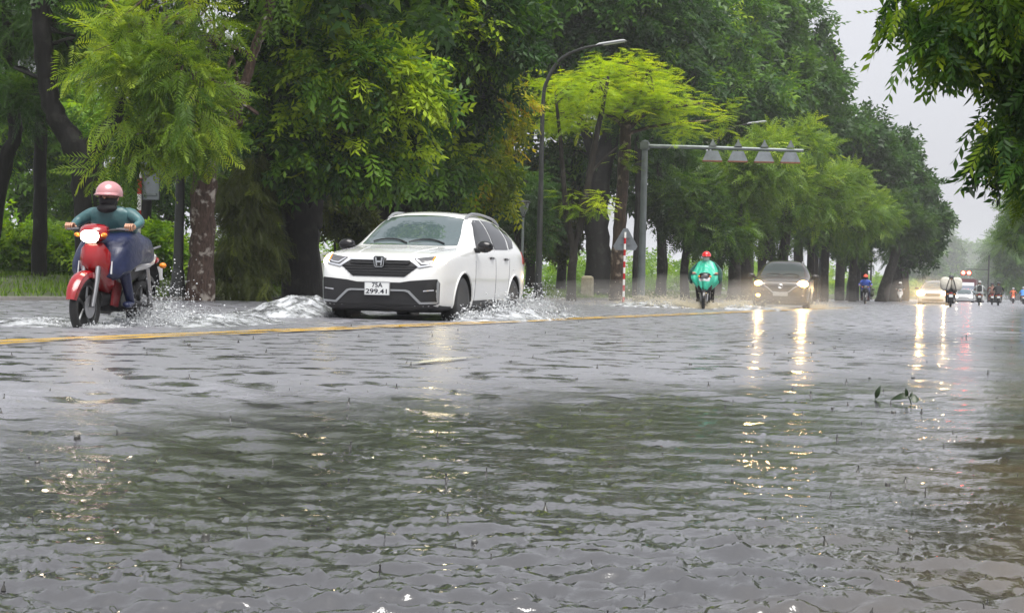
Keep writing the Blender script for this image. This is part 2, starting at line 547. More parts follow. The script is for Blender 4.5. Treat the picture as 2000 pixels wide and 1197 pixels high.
# ------------------------------------------------------------------ road markings under a skin of water
def paint_mat(name, col, scale, thr):
    m = bpy.data.materials.new(name); m.use_nodes = True
    t = m.node_tree; b = t.nodes['Principled BSDF']
    g = t.nodes.new('ShaderNodeNewGeometry')
    mp = t.nodes.new('ShaderNodeMapping'); mp.inputs['Scale'].default_value = (1.0, 0.35, 1.0)
    t.links.new(g.outputs['Position'], mp.inputs[0])
    nz = t.nodes.new('ShaderNodeTexNoise'); nz.inputs['Scale'].default_value = scale; nz.inputs['Detail'].default_value = 7
    nz.inputs['Roughness'].default_value = 0.7
    t.links.new(mp.outputs[0], nz.inputs['Vector'])
    cr = t.nodes.new('ShaderNodeValToRGB')
    cr.color_ramp.elements[0].position = thr; cr.color_ramp.elements[0].color = (0.15, 0.15, 0.155, 1)
    cr.color_ramp.elements[1].position = thr + 0.13; cr.color_ramp.elements[1].color = (*col, 1)
    cr.color_ramp.elements[0].color = (0, 0, 0, 1); cr.color_ramp.elements[1].color = (1, 1, 1, 1)
    t.links.new(nz.outputs[0], cr.inputs[0])
    b.inputs['Base Color'].default_value = (*col, 1)
    b.inputs['Roughness'].default_value = 0.25
    bp = t.nodes.new('ShaderNodeBump'); bp.inputs['Strength'].default_value = 0.4; bp.inputs['Distance'].default_value = 0.02
    t.links.new(nz.outputs[0], bp.inputs['Height']); t.links.new(bp.outputs[0], b.inputs['Normal'])
    # where it is worn away or drowned the water itself shows
    tr = t.nodes.new('ShaderNodeBsdfTransparent'); mx = t.nodes.new('ShaderNodeMixShader')
    t.links.new(cr.outputs[0], mx.inputs[0]); t.links.new(tr.outputs[0], mx.inputs[1]); t.links.new(b.outputs[0], mx.inputs[2])
    t.links.new(mx.outputs[0], t.nodes['Material Output'].inputs[0])
    return m
M_YEL = paint_mat('yellow_paint', (0.60, 0.36, 0.04), 3.0, 0.38)
M_WHT = paint_mat('white_paint', (0.42, 0.41, 0.33), 6.0, 0.37)
def stripe(name, x, y0, y1, w, mat, label, seed):
    rs = np.random.default_rng(seed)
    n = max(8, int((y1 - y0) / 0.12))
    y = np.linspace(y0, y1, n)
    wob = 0.02 * np.sin(y * 3.1) + 0.015 * rs.normal(size=n)
    dmid = np.hypot(x, y)
    zz = wave_height(np.full(n, float(x)), y, np.maximum(0.0085 * dmid, 0.0022 * dmid)) * 0.0 + 0.016
    taper = np.minimum(1, np.minimum(np.arange(n), np.arange(n)[::-1]) / 5.0)
    L = np.stack([x - w / 2 * taper + wob, y, zz], -1); Rr = np.stack([x + w / 2 * taper + wob * 0.7, y, zz], -1)
    V = np.concatenate([L, Rr]); i = np.arange(n - 1)
    me = np_mesh(name, V, np.stack([i, i + n, i + n + 1, i + 1], -1), True)
    return tag(link_mesh(name, me, mat), label, None, None, 'structure')
stripe('yellow_centre_line', -7.0, 6, 60, 0.14, M_YEL, 'worn yellow centre line of the road', 1)
stripe('yellow_centre_line', -6.76, 6, 60, 0.14, M_YEL, 'worn yellow centre line of the road', 2)
stripe('white_lane_dash', -3.62, 8.75, 10.15, 0.13, M_WHT, 'short worn white lane dash under the water', 3)
# ------------------------------------------------------------------ foliage
def tri_strip_leaf(p, d, n, L, w, fold=0.25):
    "one leaflet as 4 triangles: base, mid-left, tip, mid-right, folded on its midrib"
    d = d / np.linalg.norm(d); s = np.cross(n, d); s /= np.linalg.norm(s)
    up = np.cross(d, s)
    mid = p + d * L * 0.45
    return [p, mid + s * w - up * w * fold, p + d * L, mid - s * w - up * w * fold, mid]

def make_frond(pairs, Ll, w, droop, rib=True, simple=False, rng=None, taper=True, ang=60):
    V, F = [], []
    for i in range(pairs):
        t = (i + 0.6) / pairs
        x = t; z = -droop * t * t
        p = np.array([x, 0, z])
        tang = np.array([1, 0, -2 * droop * t]); tang /= np.linalg.norm(tang)
        l = Ll * (math.sin(math.pi * min(1, 0.22 + 0.72 * t)) if taper else 1.0)
        for sg in (-1, 1):
            a = R(ang) * (1 - 0.35 * t)
            d = tang * math.cos(a) + np.array([0, sg * math.sin(a), -0.22])
            d /= np.linalg.norm(d)
            n = np.array([0, 0, 1.0])
            if rng is not None:
                d = d + rng.normal(size=3) * 0.08
            b = len(V)
            q = tri_strip_leaf(p, d, n, l, w)
            if simple == 2:         # one slim triangle per pinna
                sv = (q[1] - q[3]) * 0.75
                V += [q[0] - sv * 0.35, q[0] + (q[2] - q[0]) * 0.35 + sv * 0.65, q[2]]; F += [(b, b + 1, b + 2)]
            elif simple:
                V += q[:4]; F += [(b, b + 1, b + 2), (b, b + 2, b + 3)]
            else:
                V += q; F += [(b, b + 1, b + 4), (b + 1, b + 2, b + 4), (b + 2, b + 3, b + 4), (b + 3, b, b + 4)]
    if rib:
        b = len(V)
        for t in (0, 0.5, 1.0):
            V += [np.array([t, 0.006, -droop * t * t]), np.array([t, -0.006, -droop * t * t])]
        F += [(b, b + 1, b + 3), (b, b + 3, b + 2), (b + 2, b + 3, b + 5), (b + 2, b + 5, b + 4)]
    return np.array(V, dtype=np.float32), np.array(F, dtype=np.int32)

_fr = np.random.default_rng(3)
FEATHER = [make_frond(13, 0.30, 0.034, dr, False, 2, _fr) for dr in (0.25, 0.45, 0.7)]
FEATHER_LO = [make_frond(7, 0.30, 0.06, dr, False, 2, _fr) for dr in (0.2, 0.45)]
FEATHER_FLAT = [make_frond(11, 0.32, 0.036, dr, False, 2, _fr) for dr in (0.06, 0.14, 0.24)]
PINNATE = [make_frond(4, 0.42, 0.085, dr, False, True, _fr, False) for dr in (0.3, 0.6)]
PINNATE_LO = [make_frond(3, 0.46, 0.15, dr, False, 2, _fr, False) for dr in (0.2, 0.45)]
PINNATE_HI = [make_frond(6, 0.34, 0.06, dr, True, True, _fr, False, 50) for dr in (0.35, 0.6, 0.9)]
BROAD = [make_frond(3, 0.5, 0.20, dr, False, 2, _fr, False, 70) for dr in (0.1, 0.3)]

def fronds_mesh(name, P, Dr, S, tint, templates, rng, roll=0.5):
    "P base points, Dr directions, S lengths, tint per frond"
    N = len(P)
    which = rng.integers(0, len(templates), N)
    Dr = Dr / np.linalg.norm(Dr, axis=1)[:, None]
    up = np.array([0, 0, 1.0]) + rng.normal(size=(N, 3)) * roll
    Yv = np.cross(up, Dr); Yv /= (np.linalg.norm(Yv, axis=1)[:, None] + 1e-9)
    Zv = np.cross(Dr, Yv)
    Vs, Fs, Ts = [], [], []
    off = 0
    for k, (V, F) in enumerate(templates):
        idx = np.where(which == k)[0]
        if len(idx) == 0: continue
        M = np.stack([Dr[idx], Yv[idx], Zv[idx]], axis=2) * S[idx][:, None, None]
        W = np.einsum('nij,vj->nvi', M, V) + P[idx][:, None, :]
        Vs.append(W.reshape(-1, 3))
        Fs.append((F[None] + (np.arange(len(idx)) * len(V))[:, None, None] + off).reshape(-1, 3))
        Ts.append(np.repeat(tint[idx], len(V)))
        off += len(idx) * len(V)
    return np_mesh(name, np.concatenate(Vs), np.concatenate(Fs), False, {'tint': np.concatenate(Ts)})

def E(px, py, D, rxp, rzp, ry, dens=1.0, tint=0.0):
    "a lobe of a crown: centre from a pixel and a depth, radii from pixels (across, up) and metres (depth)"
    c = at(px, py, D); k = D / FPX
    return (np.array(c), np.array([rxp * k, ry, rzp * k]), dens, tint)

def crown(name, lobes, templates, mat, parent, rng, n_clump, per, size, spread=0.6, droop=-0.15, shell=0.45,
          flat=0.0, tint_sd=0.16, tint0=0.4, hole=0.0, up=0.25, roll=0.5):
    vol = np.array([l[2] * (l[1][0] * l[1][1] * l[1][2]) ** 0.7 for l in lobes])
    cnt = np.maximum(3, (n_clump * vol / vol.sum()).astype(int))
    P, Dd, S, T = [], [], [], []
    centres = []
    for (c, r, dens, lt), n in zip(lobes, cnt):
        u = rng.normal(size=(n, 3)); u /= np.linalg.norm(u, axis=1)[:, None]
        rad = shell + (1 - shell) * rng.random(n) ** 0.6
        rad *= 1 + 0.13 * np.sin(u[:, 0] * 5 + c[0]) + 0.12 * np.sin(u[:, 2] * 6 + c[1]) + 0.1 * np.sin(u[:, 1] * 7)
        p = c + u * r * rad[:, None]
        if hole > 0:
            nz = np.sin(p[:, 0] * 1.9 + c[1]) * np.sin(p[:, 1] * 1.7 + 1) * np.sin(p[:, 2] * 2.3 + c[0])
            keep = nz < (1 - hole)
            p, u = p[keep], u[keep]; n = len(p)
        centres.append(p)
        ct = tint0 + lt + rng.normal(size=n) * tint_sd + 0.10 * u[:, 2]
        k = rng.poisson(per, n) + 1
        tot = k.sum()
        base = np.repeat(p, k, axis=0) + rng.normal(size=(tot, 3)) * size * 0.22
        out = np.repeat(u / r, k, axis=0); out /= np.linalg.norm(out, axis=1)[:, None]
        out[:, 2] *= (1 - flat)
        d = out * up * 2 + rng.normal(size=(tot, 3)) * spread * np.array([1, 1, 0.55 * (1 - flat) + 0.1]) + np.array([0, 0, droop])
        P.append(base); Dd.append(d)
        S.append(size * rng.uniform(0.6, 1.25, tot))
        T.append(np.clip(np.repeat(ct, k) + rng.normal(size=tot) * 0.07, 0, 1))
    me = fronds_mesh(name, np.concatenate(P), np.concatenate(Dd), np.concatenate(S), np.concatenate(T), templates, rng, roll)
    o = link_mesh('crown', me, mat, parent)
    return o, np.concatenate(centres)

def pth(D, *pts):
    "trunk path from (px, py, radius in px[, depth]) points"
    out, rad = [], []
    for q in pts:
        d = q[3] if len(q) > 3 else D
        out.append(at(q[0], q[1], d)); rad.append(q[2] * d / FPX)
    return out, rad

def smooth_path(pts, rad, sub=4, wob=0.0):
    pts = [Vector(p) for p in pts]
    n = len(pts)
    if n < 2: return pts, rad
    o, r = [], []
    for i in range(n - 1):
        p0 = pts[max(0, i - 1)]; p1 = pts[i]; p2 = pts[i + 1]; p3 = pts[min(n - 1, i + 2)]
        for k in range(sub):
            t = k / sub
            q = 0.5 * ((2 * p1) + (p2 - p0) * t + (2 * p0 - 5 * p1 + 4 * p2 - p3) * t * t + (3 * p1 - p0 - 3 * p2 + p3) * t ** 3)
            if wob: q = q + Vector((random.uniform(-wob, wob), random.uniform(-wob, wob), random.uniform(-wob, wob)))
            o.append(q); r.append(rad[i] * (1 - t) + rad[i + 1] * t)
    o.append(pts[-1]); r.append(rad[-1])
    return o, r

def tree(name, label, base, limbs, lobes, mats, templates, n_clump, per, size, seed, twigs=40, group=None, cat='tree', **kw):
    """limbs: list of (path, radii), the first is the trunk; twigs run from limbs to leaf clumps"""
    rng = np.random.default_rng(seed); random.seed(seed)
    root = empty(name, base, 0, label, cat, group)
    inv = Vector(base)
    mb = MB()
    nodes = []
    for k, (p, r) in enumerate(limbs):
        if k == 0:      # root flare
            p = [Vector((p[0].x, p[0].y, p[0].z - 0.25))] + list(p); r = [r[0] * 1.45] + [r[0] * 1.12] + list(r[1:])
        p2, r2 = smooth_path(p, r, 5, r[0] * 0.05)
        mb.tube([q - inv for q in p2], r2, 12 if k == 0 else 8, True, 0.07)
        for a, b in zip(p2, r2): nodes.append((a, b))
    co, cents = crown(name + '_crown', [(l[0] - np.array(inv), *l[1:]) for l in lobes], templates, mats[1], root, rng, n_clump, per, size, **kw)
    if twigs and len(cents):
        nd = np.array([tuple(q[0] - inv) for q in nodes]); nr = np.array([q[1] for q in nodes])
        zmin = np.median(nd[:, 2])
        for c in cents[rng.permutation(len(cents))[:twigs]]:
            dd = np.linalg.norm(nd - c, axis=1) + np.where(nd[:, 2] > c[2] + 0.5, 2.5, 0) + np.where(nd[:, 2] < zmin * 0.5, 3, 0)
            j = int(np.argmin(dd))
            a = Vector(nd[j]); b = Vector(c)
            if (b - a).length < 0.3: continue
            m1 = a.lerp(b, 0.4) + Vector(rng.normal(size=3) * 0.12 * (b - a).length) + Vector((0, 0, 0.12 * (b - a).length))
            m2 = a.lerp(b, 0.75) + Vector(rng.normal(size=3) * 0.07 * (b - a).length)
            r0 = min(nr[j] * 0.5, 0.02 + 0.014 * (b - a).length)
            pp, rr = smooth_path([a, m1, m2, b], [r0, r0 * 0.7, r0 * 0.45, r0 * 0.2], 3)
            mb.tube(pp, rr, 5, False)
    mb.build('trunk', mats[0], root)
    return root

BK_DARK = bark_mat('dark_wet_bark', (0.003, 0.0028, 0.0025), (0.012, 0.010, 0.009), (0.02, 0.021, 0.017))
BK_BROWN = bark_mat('brown_bark', (0.012, 0.008, 0.005), (0.07, 0.045, 0.03), (0.20, 0.16, 0.12))
BK_GREY = bark_mat('grey_bark', (0.009, 0.008, 0.006), (0.032, 0.027, 0.021), (0.05, 0.046, 0.038))
BK_SPOT = bark_mat('lichen_spotted_bark', (0.03, 0.018, 0.014), (0.13, 0.085, 0.065), (0.42, 0.38, 0.33), 5.0)

LF_BRIGHT = leaf_mat('bright_feather_leaf', [(0.0, (0.014, 0.045, 0.005)), (0.45, (0.085, 0.165, 0.018)), (0.8, (0.20, 0.31, 0.035)), (1.0, (0.34, 0.44, 0.05))], 0.45)
LF_DARK = leaf_mat('dark_leaf', [(0.0, (0.006, 0.022, 0.005)), (0.45, (0.03, 0.085, 0.014)), (0.75, (0.10, 0.21, 0.02)), (1.0, (0.32, 0.44, 0.025))], 0.42)
LF_MID = leaf_mat('mid_leaf', [(0.0, (0.012, 0.038, 0.008)), (0.5, (0.045, 0.11, 0.016)), (1.0, (0.14, 0.26, 0.03))], 0.38)
LF_YEL = leaf_mat('yellowing_leaf', [(0.0, (0.03, 0.065, 0.006)), (0.4, (0.12, 0.19, 0.01)), (0.75, (0.40, 0.42, 0.012)), (1.0, (0.50, 0.30, 0.02))], 0.5)
LF_LIME = leaf_mat('lime_leaf', [(0.0, (0.07, 0.14, 0.008)), (0.5, (0.25, 0.38, 0.015)), (1.0, (0.46, 0.54, 0.02))], 0.5)
LF_OLIVE = leaf_mat('olive_leaf', [(0.0, (0.018, 0.028, 0.006)), (0.5, (0.065, 0.085, 0.016)), (1.0, (0.15, 0.19, 0.025))], 0.42)
LF_HEDGE = leaf_mat('hedge_leaf', [(0.0, (0.02, 0.06, 0.007)), (0.5, (0.11, 0.23, 0.014)), (1.0, (0.30, 0.46, 0.02))], 0.48)
# ------------------------------------------------------------------ the trees of the photograph, left to right
def gbase(px, D):
    p = at(px, 570, D)
    return Vector((p.x, p.y, float(verge_z(p.x)) if p.x < -17.4 else 0.0))

def set_base(path, base):
    path[0] = Vector((base.x, base.y, base.z)); return path

def T(name, label, D, limbs, lobes, mats, tpl, n, per, size, seed, upper=None, basepx=None, **kw):
    lim = [pth(D, *l) for l in limbs]
    b = gbase(basepx if basepx is not None else limbs[0][0][0], D)
    set_base(lim[0][0], b)
    root = tree(name, label, b, lim, lobes, mats, tpl, n, per, size, seed, **kw)
    if upper:
        kw2 = {k: v for k, v in kw.items() if k in ('tint0', 'tint_sd')}
        crown(name + '_upper', [(l[0] - np.array(b), *l[1:]) for l in upper[0]], upper[1], mats[1], root,
              np.random.default_rng(seed + 500), upper[2], upper[3], upper[4], **kw2)
    return root

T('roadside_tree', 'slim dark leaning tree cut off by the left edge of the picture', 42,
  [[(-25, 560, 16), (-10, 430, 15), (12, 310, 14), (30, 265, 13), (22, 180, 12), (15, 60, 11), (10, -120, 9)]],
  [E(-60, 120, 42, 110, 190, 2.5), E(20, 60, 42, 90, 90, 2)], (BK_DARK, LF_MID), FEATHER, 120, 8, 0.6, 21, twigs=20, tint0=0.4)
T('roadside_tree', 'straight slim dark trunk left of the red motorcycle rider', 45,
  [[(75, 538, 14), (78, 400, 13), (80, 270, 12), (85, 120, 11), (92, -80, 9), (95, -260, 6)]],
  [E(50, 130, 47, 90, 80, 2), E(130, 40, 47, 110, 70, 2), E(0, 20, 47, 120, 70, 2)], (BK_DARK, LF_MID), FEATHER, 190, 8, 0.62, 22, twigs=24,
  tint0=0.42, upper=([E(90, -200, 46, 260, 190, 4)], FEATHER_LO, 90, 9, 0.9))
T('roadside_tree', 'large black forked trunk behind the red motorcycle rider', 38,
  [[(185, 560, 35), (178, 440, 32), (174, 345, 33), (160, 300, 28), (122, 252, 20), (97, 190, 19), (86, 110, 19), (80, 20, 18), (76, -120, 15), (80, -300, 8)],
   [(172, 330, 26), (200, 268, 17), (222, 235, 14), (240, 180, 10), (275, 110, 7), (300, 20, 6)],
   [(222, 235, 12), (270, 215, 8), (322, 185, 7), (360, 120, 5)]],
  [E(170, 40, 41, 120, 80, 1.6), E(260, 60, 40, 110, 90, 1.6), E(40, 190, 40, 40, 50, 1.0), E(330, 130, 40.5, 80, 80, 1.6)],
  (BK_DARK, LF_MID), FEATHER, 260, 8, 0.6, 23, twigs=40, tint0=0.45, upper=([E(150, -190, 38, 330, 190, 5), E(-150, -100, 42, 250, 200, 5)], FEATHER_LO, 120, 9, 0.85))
T('roadside_tree', 'brown scarred trunk beside the grey lamp post, its lichen-spotted limb leaning right', 34,
  [[(390, 575, 27), (393, 500, 24), (396, 420, 24), (400, 330, 25), (402, 295, 24), (393, 240, 15), (384, 170, 12), (375, 80, 10), (368, -20, 9), (360, -160, 7)],
   [(404, 305, 18), (428, 272, 12), (456, 232, 10), (476, 172, 9.5), (498, 95, 10), (520, 40, 10), (532, -15, 10), (548, -140, 8)],
   [(394, 235, 9), (340, 170, 6), (290, 110, 4), (240, 90, 3)],
   [(384, 160, 8), (420, 90, 5), (440, 40, 3)]],
  [E(275, 60, 31, 70, 45, 1.1, 1.2, 0.12), E(265, 150, 30.5, 60, 55, 1.1, 1.2, 0.10), E(200, 120, 30.5, 45, 30, 0.8, 1.0, 0.12), E(285, 235, 31, 55, 50, 1.0, 1.2, 0.12),
   E(255, 320, 31, 45, 22, 0.7, 1.2, 0.05), E(395, 45, 31, 38, 40, 0.8, 1.1, 0.14), E(385, 160, 30.5, 55, 60, 1.0, 1.1, 0.04), E(388, 235, 30.5, 42, 45, 0.9, 1.2, 0.10), E(385, 280, 31, 50, 26, 0.8, 1.0, 0.05)],
  (BK_SPOT, LF_BRIGHT), FEATHER, 165, 6, 0.66, 24, twigs=80, tint0=0.58, tint_sd=0.22, droop=-0.35, shell=0.2, hole=0.15,
  upper=([E(380, -170, 34, 280, 190, 4)], FEATHER_LO, 80, 8, 0.85))
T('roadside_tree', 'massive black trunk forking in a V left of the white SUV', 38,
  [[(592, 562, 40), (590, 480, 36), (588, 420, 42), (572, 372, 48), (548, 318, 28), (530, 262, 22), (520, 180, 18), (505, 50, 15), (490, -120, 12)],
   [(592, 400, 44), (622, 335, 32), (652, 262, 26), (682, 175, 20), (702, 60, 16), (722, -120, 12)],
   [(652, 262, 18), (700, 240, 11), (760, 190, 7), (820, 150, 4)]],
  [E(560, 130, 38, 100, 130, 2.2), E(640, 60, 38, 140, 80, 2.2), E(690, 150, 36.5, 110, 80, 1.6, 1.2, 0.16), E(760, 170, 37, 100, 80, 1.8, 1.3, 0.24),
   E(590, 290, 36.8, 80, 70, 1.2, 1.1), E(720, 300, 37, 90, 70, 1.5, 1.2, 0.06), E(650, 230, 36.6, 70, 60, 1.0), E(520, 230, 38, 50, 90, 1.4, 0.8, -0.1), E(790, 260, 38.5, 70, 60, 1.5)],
  (BK_DARK, LF_DARK), PINNATE, 640, 8, 0.52, 25, twigs=110, tint0=0.58, tint_sd=0.26, hole=0.3, shell=0.25, upper=([E(620, -180, 38, 360, 190, 5), (np.array([-13.2, 24.5, 11.0]), np.array([2.0, 2.0, 1.2]), 0.5, 0.0), (np.array([-14.5, 22.0, 12.5]), np.array([2.5, 1.2, 1.0]), 0.5, 0.0)], PINNATE_LO, 220, 9, 0.75))  # two unseen lobes over the road added for the windscreen to reflect
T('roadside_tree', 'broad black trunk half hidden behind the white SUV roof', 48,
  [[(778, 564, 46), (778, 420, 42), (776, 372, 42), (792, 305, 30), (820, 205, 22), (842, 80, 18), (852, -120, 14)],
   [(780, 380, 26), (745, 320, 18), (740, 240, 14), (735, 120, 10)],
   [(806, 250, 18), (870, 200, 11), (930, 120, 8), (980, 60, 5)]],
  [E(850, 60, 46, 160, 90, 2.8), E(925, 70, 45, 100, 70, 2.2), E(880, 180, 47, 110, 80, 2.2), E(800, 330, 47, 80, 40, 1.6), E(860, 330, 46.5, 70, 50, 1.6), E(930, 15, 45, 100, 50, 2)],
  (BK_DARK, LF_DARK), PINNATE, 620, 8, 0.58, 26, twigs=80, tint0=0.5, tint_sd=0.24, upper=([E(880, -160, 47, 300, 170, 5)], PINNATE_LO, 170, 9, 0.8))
T('roadside_tree', 'slender tree with yellowing leaves left of the tall lamp post', 53,
  [[(957, 562, 8), (958, 450, 7), (956, 340, 6), (948, 240, 5), (940, 160, 3)], [(956, 330, 4), (990, 260, 3), (1010, 210, 2)]],
  [E(950, 240, 53, 55, 90, 1.6, 1, 0.12), E(990, 215, 52.5, 45, 60, 1.3, 1, 0.1), E(910, 320, 52, 70, 60, 1.6), E(960, 340, 52, 60, 60, 1.5, 1, -0.1), E(880, 380, 52, 60, 35, 1.2, 1, -0.2)],
  (BK_GREY, LF_YEL), PINNATE, 330, 8, 0.5, 27, twigs=40, tint0=0.5, tint_sd=0.2, droop=-0.4)
T('small_tree', 'thin V-forked young tree just right of the tall lamp post', 57,
  [[(1116, 580, 9), (1117, 530, 9), (1120, 485, 8), (1106, 420, 5.5), (1100, 350, 5), (1095, 280, 4), (1085, 190, 2.5)],
   [(1120, 490, 7), (1136, 430, 7), (1150, 350, 7), (1163, 275, 6), (1176, 215, 5), (1188, 150, 3)],
   [(1152, 340, 3), (1180, 310, 2.5), (1206, 288, 2)]],
  [E(1105, 210, 57, 45, 50, 1.2), E(1150, 180, 57, 50, 40, 1.2), E(1172, 400, 56.5, 18, 26, 0.4, 2, 0.1), E(1110, 390, 57, 25, 25, 0.6, 0.6, -0.2)],
  (BK_GREY, LF_LIME), FEATHER_FLAT, 100, 7, 0.5, 28, twigs=26, tint0=0.45, flat=0.7, roll=0.15)
T('umbrella_tree', 'lime green umbrella-shaped tree on a brown trunk beside the gantry', 62,
  [[(1205, 575, 15), (1208, 480, 13), (1213, 400, 12), (1218, 320, 11), (1222, 250, 11), (1226, 215, 8)],
   [(1222, 258, 6), (1262, 222, 5), (1320, 208, 4), (1375, 203, 2)], [(1222, 250, 6), (1180, 218, 5), (1130, 195, 4), (1085, 185, 2)],
   [(1224, 235, 5), (1250, 180, 4), (1262, 140, 2)], [(1222, 262, 4), (1290, 245, 3), (1400, 235, 2)]],
  [E(1215, 128, 62, 95, 14, 3.0), E(1240, 152, 62, 120, 13, 3.2), E(1200, 176, 62, 130, 13, 3.2), E(1270, 190, 61, 100, 13, 2.5), E(1150, 205, 61, 90, 14, 2.4), E(1320, 205, 62, 70, 14, 2.4),
   E(1230, 222, 61.5, 110, 12, 2.2), E(1415, 222, 62, 28, 26, 1.0, 0.8, -0.05), E(1120, 240, 61, 60, 14, 1.8), E(1085, 165, 62, 40, 20, 1.8), E(1215, 310, 61, 18, 14, 0.5), E(1330, 255, 61.5, 50, 15, 1.4)],
  (BK_BROWN, LF_LIME), FEATHER_FLAT, 400, 7, 0.55, 29, twigs=70, tint0=0.5, tint_sd=0.2, flat=0.9, shell=0.1, droop=0.0, roll=0.12)
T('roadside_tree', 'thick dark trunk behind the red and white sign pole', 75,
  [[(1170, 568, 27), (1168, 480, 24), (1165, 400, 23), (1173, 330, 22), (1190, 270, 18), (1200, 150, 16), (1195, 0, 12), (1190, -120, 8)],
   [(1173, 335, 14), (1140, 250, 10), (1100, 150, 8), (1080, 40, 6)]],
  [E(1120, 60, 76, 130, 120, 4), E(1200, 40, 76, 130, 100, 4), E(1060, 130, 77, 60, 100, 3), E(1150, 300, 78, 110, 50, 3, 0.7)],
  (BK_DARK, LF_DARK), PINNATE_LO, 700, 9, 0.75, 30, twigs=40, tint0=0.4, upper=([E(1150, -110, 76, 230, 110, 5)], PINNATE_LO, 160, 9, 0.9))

# tall trees standing behind, along the park
BACK = [
 ('tall dark tree rising behind the lime umbrella tree', 88, 1290, 10, [E(1290, 40, 88, 130, 120, 5), E(1300, 180, 88, 120, 80, 4), E(1280, 330, 90, 90, 90, 4)], LF_DARK, 0.42),
 ('tall dark tree rising behind the gantry arm', 98, 1395, 12, [E(1400, 70, 98, 120, 130, 5), E(1440, 190, 98, 120, 80, 5), E(1380, 350, 98, 90, 90, 4)], LF_DARK, 0.5),
 ('tall grey-green tree above the far end of the gantry arm', 108, 1500, 11, [E(1490, 60, 108, 80, 100, 5), E(1550, 170, 108, 80, 80, 5), E(1500, 300, 108, 90, 100, 4)], LF_MID, 0.35),
 ('loose-crowned grey-green tree edging the open sky', 118, 1585, 10, [E(1575, 50, 118, 40, 45, 3, 0.6), E(1605, 150, 118, 45, 60, 4), E(1610, 260, 118, 70, 90, 4), E(1560, 380, 118, 70, 80, 4)], LF_MID, 0.35),
 ('rounded dark tree beyond the black SUV', 124, 1665, 12, [E(1680, 275, 124, 65, 55, 5), E(1640, 330, 124, 70, 80, 4), E(1725, 330, 124, 50, 60, 4), E(1660, 450, 124, 60, 50, 4)], LF_MID, 0.25),
 ('rounded tree overhanging the road at the far bend', 134, 1745, 13, [E(1755, 300, 134, 35, 40, 4), E(1785, 370, 134, 45, 50, 4), E(1760, 430, 134, 70, 50, 4), E(1822, 425, 134, 26, 24, 3), E(1790, 480, 134, 45, 30, 3)], LF_MID, 0.22),
]
for i, (lab, D, bx, w, lobes, lf, t0) in enumerate(BACK):
    T('park_tree', lab, D, [[(bx, 580, w), (bx + 5, 500, w * 0.9), (bx - 4, 400, w * 0.8), (bx + 6, 280, w * 0.65), (bx + 10, 150 if D < 110 else 330, w * 0.4)]],
      lobes, (BK_GREY, lf), BROAD if D > 105 else PINNATE_LO, 420, 9, 0.93, 40 + i, twigs=30, tint0=t0, group='tall trees behind the kerb row', shell=0.3)
# bright feathery trees along the kerb, going away
KROW = [
 ('feathery green tree behind the green poncho rider', 77, [(1338, 578, 9), (1337, 520, 8), (1345, 470, 7), (1360, 420, 5), (1380, 370, 4)], [E(1350, 400, 77, 70, 70, 2.4, 1, -0.2), E(1400, 450, 77, 60, 40, 2, 0.7, -0.2)], 0.35),
 ('bright feathery tree under the gantry arm', 80, [(1432, 580, 12), (1436, 500, 11), (1442, 430, 9), (1450, 360, 6)], [E(1460, 350, 80, 80, 70, 2.8), E(1420, 440, 80, 70, 50, 2.4, 1, -0.15), E(1500, 300, 79, 60, 50, 2.2, 1, 0.1)], 0.5),
 ('bright feathery tree above the black SUV', 86, [(1525, 580, 11), (1530, 500, 11), (1540, 420, 8), (1548, 340, 6), (1550, 300, 4)], [E(1560, 290, 86, 70, 45, 2.6, 1, 0.08), E(1530, 370, 85, 80, 55, 2.6), E(1600, 370, 86, 60, 50, 2.4), E(1490, 440, 86, 60, 50, 2.2, 0.8, -0.2)], 0.5),
 ('bright feathery tree right of the black SUV', 97, [(1610, 580, 8), (1612, 500, 8), (1620, 430, 6), (1628, 370, 4)], [E(1630, 360, 97, 70, 45, 2.6, 1, 0.08), E(1660, 420, 97, 70, 45, 2.6), E(1590, 440, 97, 50, 40, 2.2, 0.8, -0.1)], 0.48),
 ('pale feathery tree left of the blue rider', 108, [(1665, 582, 7), (1667, 520, 7), (1676, 460, 5), (1685, 410, 4)], [E(1690, 405, 108, 50, 35, 2.6), E(1720, 430, 108, 40, 35, 2.4), E(1660, 470, 108, 40, 30, 2.2, 0.7, -0.1)], 0.4),
 ('curved dark leaning tree right of the blue rider', 120, [(1722, 584, 11), (1734, 540, 10), (1748, 500, 9), (1752, 440, 8), (1745, 390, 6)], [E(1745, 420, 120, 50, 45, 2.6, 1, -0.2), E(1790, 440, 120, 30, 30, 2.2, 1, -0.2)], 0.25),
]
for i, (lab, D, tr, lobes, t0) in enumerate(KROW):
    T('kerb_tree', lab, D, [tr], lobes, (BK_GREY, LF_BRIGHT), FEATHER_LO, 270, 9, 0.78, 60 + i, twigs=26, tint0=t0, droop=-0.12, group='feathery trees along the kerb')
